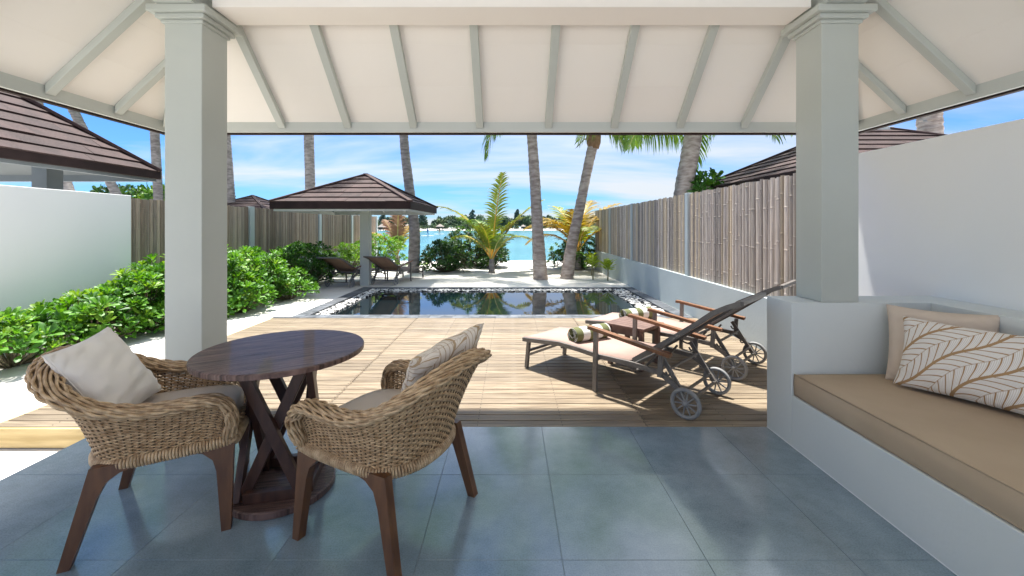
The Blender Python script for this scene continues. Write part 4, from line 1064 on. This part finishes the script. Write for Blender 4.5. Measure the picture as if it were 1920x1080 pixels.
def sapling(label, x, y, h, seed):
    rr = random.Random(seed); t = thing('sapling', label, 'plant', (x, y, sand_z(x, y)), 0, 'young pale saplings by the right wall')
    m = MB(); m.tube([(0,0,-.02),(.01,0,h*.5),(.0,.01,h)], [.018,.015,.01], 7); m.build('stem', mat('pale_stem', (.25,.22,.13), None, .8), t, smooth=True)
    V = []; Fq = []; k = 0
    for tier in (1., .82, .66):
        for i in range(11):
            M = leaf_matrix((0, 0, h*tier), (rr.uniform(-.15,.15), rr.uniform(-.15,.15), 1), i*2.4+tier*5, R(rr.uniform(35, 85)), rr.uniform(.19, .26), rr)
            link_mesh('leaf', leaf_me(SAPL), t, M)
    return t
sapling('taller pale sapling on the sand, left of the pair by the grey wall', 2.16, 11.0, .46, 1)
sapling('short pale sapling nearest the grey wall and pool corner', 2.48, 10.7, .40, 2)
sapling('pale sapling at the back of the group by the right fence end', 2.32, 12.0, .50, 3)

# ---- palms
def frond_mesh(L_, pitch, droop, ll, n, mats, seed, twist=0., wid=.018, bare=.18, hang=.35):
    rr = random.Random(seed); m = MB(); seg = 14; pts = [Vector((0,0,0))]; ang = pitch; tg = []
    for i in range(seg):
        t = (i+.5)/seg; a = ang-droop*(t**1.5); d = Vector((math.cos(a), 0, math.sin(a))); tg.append(d); pts.append(pts[-1]+d*(L_/seg))
    tg.append(tg[-1])
    m.tube(pts, [L_*.011*(1-.85*i/seg)+.003 for i in range(seg+1)], 5, 1)
    for i in range(n):
        t = bare+(1-bare)*i/(n-1); x = t*seg; k = min(int(x), seg-1); p = pts[k].lerp(pts[k+1], x-k); d = tg[k].lerp(tg[min(k+1, seg)], x-k).normalized()
        up = Vector((-d.z, 0, d.x)); f = (math.sin(math.pi*min(1, (t-bare)/(1-bare)*.85+.12)))**.6
        for s in (-1, 1):
            sd = Vector((0, s, 0)); l = ll*f*rr.uniform(.85, 1.1); fw = R(rr.uniform(38, 52)-22*(t-.5))
            ld = (d*math.sin(math.pi/2-fw)*.9+sd*math.sin(fw)*1.1+up*rr.uniform(.1, .3)).normalized()
            q = [p]; cur = ld.copy()
            for e in range(3):
                cur = (cur+Vector((0,0,-hang*(.35+e*.5)*rr.uniform(.8, 1.2)))).normalized(); q.append(q[-1]+cur*l/3)
            wv_ = d.cross(ld).cross(ld).normalized() if False else (d-ld*d.dot(ld)).normalized()
            ws = [wid*.5, wid, wid*.75, .001]; vs = []
            for e in range(4): vs += [q[e]-wv_*ws[e]*.9, q[e]+wv_*ws[e]*.9]
            m.add(vs, [(0,1,3,2),(2,3,5,4),(4,5,7,6)], 0)
    me = m.mesh('frond', mats, False); return me
def trunk_part(parent, pts, radii, mt, seed=0):
    P = catmull(pts, 24); m = MB(); n = 14; vs = []; N_ = len(P)
    # dense ring profile
    tot = sum((P[i+1]-P[i]).length for i in range(N_-1)); rings = max(20, int(tot/.055)); rr = random.Random(seed)
    prm_ = arc_params(P, rings); c = []; rad = []
    for i in range(rings+1):
        t = i/rings; p = at(P, prm_[i]); k = t*(len(radii)-1); j = min(int(k), len(radii)-2); r = radii[j]+(radii[j+1]-radii[j])*(k-j)
        ph = i % 3; r *= (1.035, 1.0, .975)[ph]*(1+rr.uniform(-.012, .012)); c.append(p); rad.append(r)
    for i in range(rings+1):
        for k in range(n):
            a = 2*math.pi*k/n; r = rad[i]*(1+.04*noise.noise(Vector((math.cos(a)*2, math.sin(a)*2, i*.12+seed))))
            vs.append(c[i]+Vector((math.cos(a)*r, math.sin(a)*r, .012*math.sin(a*2+i))))
    m.add(vs, [(i*n+k, i*n+(k+1)%n, (i+1)*n+(k+1)%n, (i+1)*n+k) for i in range(rings) for k in range(n)])
    return m.build('trunk', mt, parent, smooth=True)
BIGF = [frond_mesh(3.3, R(p), R(dr), .85, 46, [FRG, RACH], 70+i, hang=.5, wid=.022) for i, (p, dr) in enumerate(((60, 75), (35, 85), (8, 70), (-15, 60)))]
def crown(parent, top, n, seed, fr=None, sc_=1., skip=None):
    rr = random.Random(seed); fr = fr or BIGF
    for i in range(n):
        az = i*2.399+rr.uniform(-.2, .2)
        if skip and skip(az % (2*math.pi)): continue
        me = fr[min(len(fr)-1, int(i/n*len(fr)))]
        M = Matrix.Translation(top)@Matrix.Rotation(az, 4, 'Z')@Matrix.Rotation(rr.uniform(-.25, .25), 4, 'X')@Matrix.Scale(sc_*rr.uniform(.85, 1.08), 4)
        link_mesh('frond', me, parent, M)
def tall_palm(label, base, pts, radii, mt, crown_n=13, seed=1, boots=True, sc_=1.):
    t = thing('coconut_palm', label, 'palm tree', base, 0, 'tall coconut palms')
    trunk_part(t, pts, radii, mt, seed); top = Vector(pts[-1])
    if boots:
        m = MB(); m.lathe([(radii[-1]*.9,-.25),(radii[-1]*1.35,-.05),(radii[-1]*1.25,.2),(radii[-1]*.6,.45)], 10, tuple(top)); m.build('crown_boot', mat('palm_fibre', (.16,.09,.045), (.25,.16,.09), .95, 12, bump=.8, bscale=30), t, smooth=True)
    if crown_n: crown(t, top+Vector((0,0,.15)), crown_n, seed, sc_=sc_)
    return t
def wp(px, py, Y): return ((px-CX)*Y/F, Y, EYE-(py-CY)*Y/F)
def rel(base, ps): return [tuple(Vector(p)-Vector(base)) for p in ps]
HANG = [frond_mesh(3.1, R(16), R(38), 1.0, 62, [FRG, RACH], 90, hang=1.5, wid=.016), frond_mesh(2.15, R(-45), R(45), .75, 50, [FRG, RACH], 91, hang=.8, wid=.018)]
def hang(parent, top, specs):
    for k, az, roll, s_ in specs: link_mesh('frond', HANG[k], parent, Matrix.Translation(top)@Matrix.Rotation(az, 4, 'Z')@Matrix.Rotation(roll, 4, 'X')@Matrix.Scale(s_, 4))
# trunk visible in the centre right (nearly upright)
b = (.80, 11.1, sand_z(.8, 11.1)-.06)
tp1 = tall_palm('straight pale palm trunk just right of the young palm', b, rel(b, [b, wp(1008, 430, 11.1), wp(1003, 340, 11.1), wp(997, 252, 11.1), wp(988, 140, 11.1)]), [.20,.15,.138,.130,.125], TRUNK, 9, 3)
hang(tp1, Vector(wp(988, 140, 11.1))-Vector(b)+Vector((0,0,.0)), [(1, 2.95, 0, 1.12), (1, 3.5, 0, .9)])
b = (1.50, 11.25, sand_z(1.5, 11.25)-.06)
P = rel(b, [b, wp(1072, 460, 11.25), wp(1087, 390, 11.25), wp(1101, 320, 11.25), wp(1113, 268, 11.25)])
t2 = thing('coconut_palm', 'palm leaning to the right with its fibrous crown just under the eave', 'palm tree', b, 0, 'tall coconut palms')
trunk_part(t2, P, [.185,.150,.136,.128,.14], TRUNK, 5); top = Vector(P[-1])
m = MB(); m.lathe([(.14,-.16),(.19,.0),(.20,.18),(.13,.45)], 10, tuple(top)); m.build('crown_boot', mat('palm_fibre', (.16,.09,.045), (.25,.16,.09), .95, 12, bump=.8, bscale=30), t2, smooth=True)
m = MB(); q = [top+Vector((-.05,0,.12)), top+Vector((-.25,0,.10)), top+Vector((-.42,-.02,-.08)), top+Vector((-.50,-.02,-.16))]
m.tube(q, [.03,.07,.06,.01], 6, flat=.25); m.build('dry_sheath', mat('dry_sheath_fibre', (.22,.18,.15), (.34,.29,.25), .9, 9), t2, smooth=True)
for az, mi_, tl, s_ in ((.05, 1, 0, .98), (-.25, 1, .1, .92), (.5, 0, 0, 1.), (1.4, 0, 0, .95), (2.4, 0, 0, .9), (3.6, 0, .1, .8), (4.6, 0, 0, .95), (5.4, 0, 0, 1.), (.9, 1, .1, .95), (2.0, 0, 0, .8)):
    M = Matrix.Translation(top+Vector((0,0,.3)))@Matrix.Rotation(az, 4, 'Z')@Matrix.Rotation(tl, 4, 'X')@Matrix.Scale(s_, 4); link_mesh('frond', BIGF[mi_], t2, M)
hang(t2, top+Vector((0,0,.22)), [(0, -.12, 0, 1.), (0, .22, 0, .9), (0, -.5, .1, .8)])
b = (-2.92, 12.6, sand_z(-2.92, 12.6)-.06)
tall_palm('grey palm trunk leaning left behind the parasol roof edge', b, rel(b, [b, wp(777, 430, 12.6), wp(766, 340, 12.6), wp(757, 252, 12.6), wp(748, 60, 12.6)]), [.185,.155,.135,.115,.11], TRUNKD, 14, 9)
def far_palm(label, x0, y0, x1, y1, Y, r, seed, mt=TRUNKD, base_z=-.2, n=12, up=3.2, sc_=1.):
    """trunk passing through two image points at depth Y"""
    a = Vector(wp(x0, y0, Y)); c = Vector(wp(x1, y1, Y)); d = (c-a)/(c.z-a.z)
    base = a+d*(base_z-a.z); top = c+d*up
    tall_palm(label, tuple(base), rel(base, [base, a, c, top]), [r*1.25, r*1.02, r, r*.9], mt, n, seed, sc_=sc_)
far_palm('slim grey palm trunk behind the centre of the parasol roof', 582, 360, 579, 252, 15.5, .17, 11)
far_palm('thick ringed palm trunk rising behind the right bamboo fence', 1281, 362, 1300, 252, 9.3, .195, 12, mt=TRUNK, up=.95, n=13, sc_=.9)
far_palm('palm trunk in the gap between our eave and the large neighbour roof', 152, 235, 134, 200, 14, .14, 13, up=3)
far_palm('palm trunk leaning beside the left column above the fence corner', 297, 375, 290, 245, 15, .14, 14)
far_palm('slim palm trunk half hidden by the left column', 433, 380, 424, 255, 16, .15, 15)
far_palm('outermost palm trunk above the neighbour roof ridge', 75, 215, 64, 185, 13, .16, 16, up=3)
far_palm('pale ringed palm trunk above the tall wall right of the right column', 1744, 250, 1742, 215, 10.5, .245, 17, mt=TRUNK, up=3)
# young palms
def young_palm(label, x, y, fr, base_mat, seed, stem=.35, cat='palm tree', stemr=.09):
    t = thing('young_palm', label, cat, (x, y, sand_z(x, y)), 0)
    m = MB(); m.tube([(0,0,-.04),(0,0,stem*.5),(0,0,stem)], [stemr,stemr*.8,stemr*.7], 10); m.build('stem', base_mat, t, smooth=True)
    for i, (az, pitch, droop, L_, ll, mt) in enumerate(fr):
        me = frond_mesh(L_, R(pitch), R(droop), ll*1.2, 40, [mt, RACHO if mt in (FRO, FRY) else RACH], seed+i, hang=.26, wid=.030, bare=.25)
        link_mesh('frond', me, t, Matrix.Translation((0,0,stem*.9))@Matrix.Rotation(R(az), 4, 'Z'))
    return t
# az: 0 = +X (right), 90 = away, 180 = left, 270 = to camera
young_palm('young yellow-green palm with upright fronds in front of the dark shrub', -.56, 12.55,
   [(60, 82, 14, 2.75, .42, FRY), (174, 70, 68, 2.55, .36, FRY), (6, 66, 42, 2.45, .36, FRY), (200, 78, 70, 1.75, .36, FRG), (340, 76, 60, 1.7, .36, FRY), (120, 70, 60, 1.8, .36, FRG), (250, 74, 60, 1.5, .34, FRY), (300, 66, 80, 1.5, .33, FRG), (150, 55, 75, 1.7, .33, FRY), (30, 60, 85, 1.6, .34, FRY)], TRUNKD, 200, stem=.42, stemr=.11)
young_palm('yellow palm with arching fronds behind the leaning trunk', 2.15, 13.4,
   [(185, 62, 95, 2.1, .50, FRO), (165, 50, 100, 1.9, .48, FRO), (15, 72, 62, 2.3, .5, FRO), (60, 74, 55, 2.3, .5, FRO), (120, 72, 60, 2.2, .5, FRY), (210, 70, 100, 2.0, .5, FRO), (280, 66, 90, 1.7, .45, FRY), (340, 62, 85, 1.7, .45, FRO), (250, 76, 60, 1.8, .45, FRO), (140, 66, 80, 2.1, .45, FRO)], TRUNKD, 230, stem=.6, stemr=.13)
young_palm('small reddish yellow palm at the end of the left fence', -4.15, 15.4,
   [(100, 82, 18, 1.9, .34, FRR), (175, 62, 75, 1.7, .36, FRO), (200, 56, 85, 1.6, .34, FRY), (10, 70, 55, 1.3, .32, FRY), (60, 74, 40, 1.4, .32, FRO), (290, 70, 60, 1.1, .3, FRG), (150, 78, 35, 1.5, .32, FRR)], TRUNKD, 260, stem=.34, stemr=.12)
young_palm('yellow frond tips showing over the tall right wall', 8.9, 8.6,
   [(90, 85, 15, 2.2, .4, FRO), (200, 72, 40, 2.1, .4, FRY), (0, 74, 40, 2.1, .4, FRY)], TRUNKD, 290, stem=1.2)

# round-leaved tree tops behind fences
def leafy_tree(label, base, cz, rx, rz, n, leaf, mats, seed, ry=None):
    rr = random.Random(seed); t = thing('broadleaf_tree', label, 'tree', base, 0); ry = ry or rx
    m = MB(); m.tube([(0,0,-.1),(.05,0,cz*.5),(0,0,cz)], [.13,.1,.06], 8)
    for k in range(6):
        a = k*1.05; m.tube([(0,0,cz*.55),(rx*.4*math.cos(a), ry*.4*math.sin(a), cz*.85),(rx*.7*math.cos(a), ry*.7*math.sin(a), cz)], [.06,.04,.02], 5)
    m.build('trunk', STEM, t, smooth=True); Ms = []; mi = []
    for k in range(n):
        th = rr.uniform(0, 6.28); z = rr.uniform(-.7, 1); r = math.sqrt(max(0, 1-z*z))*rr.uniform(.6, 1.); r *= 1+.25*noise.noise(Vector((math.cos(th)*2, math.sin(th)*2, z*2+seed)))
        p = (rx*r*math.cos(th), ry*r*math.sin(th), cz+rz*z*rr.uniform(.75, 1.05)); ax = (p[0]+rr.uniform(-.3,.3), p[1]+rr.uniform(-.3,.3), .6+rr.uniform(-.2,.3)); c = rr.randint(0, 2)
        for i in range(8): Ms.append(np.array(leaf_matrix(p, ax, i*2.4, R(25+55*i/8), leaf*rr.uniform(.8, 1.15), rr))); mi.append(c)
    Mn = np.array(Ms); vh = np.concatenate([lt, np.ones((len(lt), 1))], 1); V = np.einsum('nij,vj->nvi', Mn, vh)[:, :, :3].reshape(-1, 3)
    Fq = (lft[None]+(np.arange(len(Ms))*len(lt))[:, None, None]).reshape(-1, 3)
    o = link_mesh('crown', np_mesh('crown', V, Fq, mats, np.repeat(mi, len(lft))), t); o['kind'] = 'stuff'; return t
leafy_tree('bushy green tree top between the neighbour roof and the bamboo fence', (-13.2, 17, -.2), 2.2, 1.9, .9, 330, .26, [LEAF[0], LEAF[1], LEAF[2]], 1)
leafy_tree('darker tree top just above the white wall under the neighbour eave', (-14.6, 16, -.2), 2.2, 1.6, .8, 200, .26, LEAFD, 2)
leafy_tree('small broad-leaved tree peeking over the fence beside the right villa roof', (4.30, 9.2, -.2), 2.30, .38, .34, 40, .22, [LEAF[1], LEAFD[0], LEAF[0]], 3)
leafy_tree('tiny leaf tuft just showing above the right bamboo fence left of the ringed palm', (3.78, 9.9, -.2), 1.88, .3, .16, 20, .18, [LEAF[0], LEAF[2], LEAF[0]], 4)

# ================================================================== FAR ISLAND
isl = MB(); rr = random.Random(5); n = 60; vs = []
for i in range(n+1):
    x = -150+300*i/n; ya = 240+3*math.sin(i*.5)+rr.uniform(-1, 1)
    vs += [(x, ya-2, -1.2), (x, ya+3, -.45), (x, ya+10, .1), (x, ya+120, .7)]
isl.add(vs, [(i*4+k, (i+1)*4+k, (i+1)*4+k+1, i*4+k+1) for i in range(n) for k in range(3)])
tag(isl.build('far_beach', SANDC, smooth=True), 'thin white beach line of the island across the lagoon', kind='structure')
def clump(Vl, Fl, Ml, cx, cy, z0, r, h, n, s, rr, mi):
    for k in range(n):
        th = rr.uniform(0, 6.28); ph = math.asin(rr.uniform(-.2, 1)); rad = rr.uniform(.7, 1.05)
        p = np.array((cx+r*rad*math.cos(ph)*math.cos(th), cy+r*rad*math.cos(ph)*math.sin(th), z0+h*.42+h*.58*rad*math.sin(ph)))
        a = np.array([rr.gauss(0,1), rr.gauss(0,1), rr.gauss(0,1)]); a /= np.linalg.norm(a); b = np.cross(a, [rr.gauss(0,1), rr.gauss(0,1), rr.gauss(0,1)]); b /= np.linalg.norm(b)
        q = s*rr.uniform(.6, 1.3); o = len(Vl); Vl += [p-a*q-b*q*.5, p+a*q-b*q*.5, p+a*q*.6+b*q*.6, p-a*q*.6+b*q*.6]; Fl.append((o, o+1, o+2, o+3)); Ml.append(mi)
Vl, Fl, Ml = [], [], []; rr = random.Random(9)
for k in range(260):
    px = rr.uniform(690, 1480); Y = rr.choice((252, 256, 262, 270, 280)); x = (px-CX)*Y/F
    hh = rr.uniform(5.2, 8.2)*(1 if px > 790 else .9); clump(Vl, Fl, Ml, x, Y, .0, rr.uniform(2.2, 4.2), hh*(1.0+(Y-252)*.006), 170, .62, rr, rr.randint(0, 2))
for k in range(120):
    px = rr.uniform(690, 1480); x = (px-CX)*250/F; clump(Vl, Fl, Ml, x, 250, .2, rr.uniform(1.5, 2.5), rr.uniform(2, 3.5), 60, .5, rr, rr.randint(0, 1))
for k in range(260):
    px = rr.uniform(690, 1480); x = (px-CX)*246/F; clump(Vl, Fl, Ml, x, 247, -.25, rr.uniform(1.0, 1.8), rr.uniform(1.6, 2.6), 40, .45, rr, rr.randint(0, 2))
o = link_mesh('far_woodland', np_mesh('far_woodland', Vl, Fl, FART, Ml, smooth=False)); tag(o, 'dense green woodland covering the island across the lagoon', 'woodland', kind='stuff')
for lb, px, hh in (('feathery dark casuarina standing tallest over the far woodland', 884, 11.8), ('dark rounded tree on the far island right of the leaning grey trunk', 790, 9.6), ('far dark tree crown behind the young palm fronds', 968, 12.2), ('far tree at the left end of the island above the water villas', 719, 8.6)):
    Vl, Fl, Ml = [], [], []; x = (px-CX)*250/F
    t = thing('far_tree', lb, 'tree', (x, 250, .3), 0, 'tall trees on the far island')
    m = MB(); m.tube([(0,0,0),(0,0,hh*.9)], [.35,.1], 6); m.build('trunk', FARWOOD, t)
    for q in range(5): clump(Vl, Fl, Ml, rr.uniform(-1.,1.), 0, hh*(.30+.11*q), 2.6-.42*q, 2.4, 110, .42, rr, 0)
    link_mesh('crown', np_mesh('crown', Vl, Fl, [FARD], Ml, smooth=False), t)
def hut(label, px, Y, wd, ze, za, wall, group, zb=-.8):
    x = (px-CX)*Y/F; t = thing('water_villa' if zb < 0 else 'beach_hut', label, 'hut', (x, Y, 0), 0, group)
    m = MB(); h = wd/2; m.add([(-h,-h,ze),(h,-h,ze),(h,h,ze),(-h,h,ze),(0,0,za)], [(0,1,4),(1,2,4),(2,3,4),(3,0,4),(3,2,1,0)]); m.build('roof', THATCH, t)
    m = MB(); m.box(-h*.75, h*.75, -h*.75, h*.75, ze-wall, ze-.01); m.build('wall', FARWOOD, t)
    for a in (-1, 1):
        for b_ in (-1, 1):
            m = MB(); m.box(a*h*.7-.15, a*h*.7+.15, b_*h*.7-.15, b_*h*.7+.15, zb-.5, ze-wall-.01); m.build('post', FARWOOD, t)
for i, (px, dsc) in enumerate(((716, 'nearest the fence end'), (729, 'second from the fence end'), (741, 'behind the reddish palm'), (753, 'right of the reddish palm'), (764, 'touching the leaning trunk'))):
    hut('grey thatched water villa on stilts across the lagoon, %s' % dsc, px, 215, 3.7, 1.1, 2.9, 1.4, 'thatched water villas over the lagoon')
hut('small thatched beach hut on the far sand, centre', 825, 238, 4.4, 1.4, 3.0, .9, 'thatched huts on the far beach', 0)
hut('small thatched beach hut on the far sand, partly behind the pale palm trunk', 981, 238, 3.4, 1.4, 2.6, .9, 'thatched huts on the far beach', 0)
# paddle boarders
def person_on_board(px, Y, lb1, lb2, shirt, arm):
    x = (px-CX)*Y/F; z = -.80
    m = MB(); pts = [(-1.6,0,.06),(-1.2,0,.03),(0,0,.02),(1.2,0,.03),(1.6,0,.07)]; m.tube(pts, [.05,.34,.42,.34,.05], 12, flat=.16)
    o = m.build('paddle_board', mat('white_board', (.75,.75,.72), None, .4), None, smooth=True, loc=(x, Y, z+.04)); tag(o, lb1, 'paddle board', 'paddle boards on the lagoon')
    me = bpy.data.meshes.new('person')
    v = [(0,0,.92),(0,0,1.15),(0,0,1.38),(0,0,1.50),(0,0,1.66),(-.09,0,.88),(-.14,.04,.48),(-.16,0,.05),(.09,0,.88),(.14,.04,.48),(.16,0,.05),(-.19,0,1.36),(-.30,.1,1.12),(-.22,.28,1.0),(.19,0,1.36),(.32,.1,1.14),(.2*arm,.3,1.22)]
    e = [(0,1),(1,2),(2,3),(3,4),(0,5),(5,6),(6,7),(0,8),(8,9),(9,10),(2,11),(11,12),(12,13),(2,14),(14,15),(15,16)]
    me.from_pydata(v, e, []); me.materials.append(mat('skin_'+shirt[0], shirt[1], None, .7))
    p = bpy.data.objects.new('person', me); COL.objects.link(p); p.location = (x, Y, z+.08)
    sk = p.modifiers.new('skin', 'SKIN'); rad = [.15,.13,.15,.06,.11,.10,.075,.045,.10,.075,.045,.06,.045,.035,.06,.045,.035]
    for i, r in enumerate(rad): me.skin_vertices[0].data[i].radius = (r, r*.85)
    me.skin_vertices[0].data[0].use_root = True
    s2 = p.modifiers.new('sub', 'SUBSURF'); s2.levels = 1; s2.render_levels = 1
    tag(p, lb2, 'person', 'people paddling on the lagoon')
person_on_board(802, 96, 'white paddle board under the person in blue on the lagoon', 'person in blue standing on the left paddle board far out on the lagoon', ('blue', (.05,.14,.35)), 1)
person_on_board(824, 118, 'white paddle board farther out to the right on the lagoon', 'person with light brown skin on the right, farther paddle board', ('tan', (.35,.2,.12)), -1)
# small creeping plants on the sand by the reddish palm
rr = random.Random(77); Ms = []
for k in range(60):
    x = rr.uniform(-4.2, -3.0); y = rr.uniform(14.6, 15.6)
    for i in range(5): Ms.append(np.array(leaf_matrix((x, y, sand_z(x, y)+.02), (0,0,1), i*2.4, R(rr.uniform(40,80)), rr.uniform(.05,.10), rr)))
Mn = np.array(Ms); vh = np.concatenate([lt, np.ones((len(lt), 1))], 1); V = np.einsum('nij,vj->nvi', Mn, vh)[:, :, :3].reshape(-1, 3)
Fq = (lft[None]+(np.arange(len(Ms))*len(lt))[:, None, None]).reshape(-1, 3)
tag(link_mesh('creeper', np_mesh('creeper', V, Fq, [LEAF[2]])), 'sparse low creeper on the sand around the reddish palm', 'ground cover', kind='stuff')
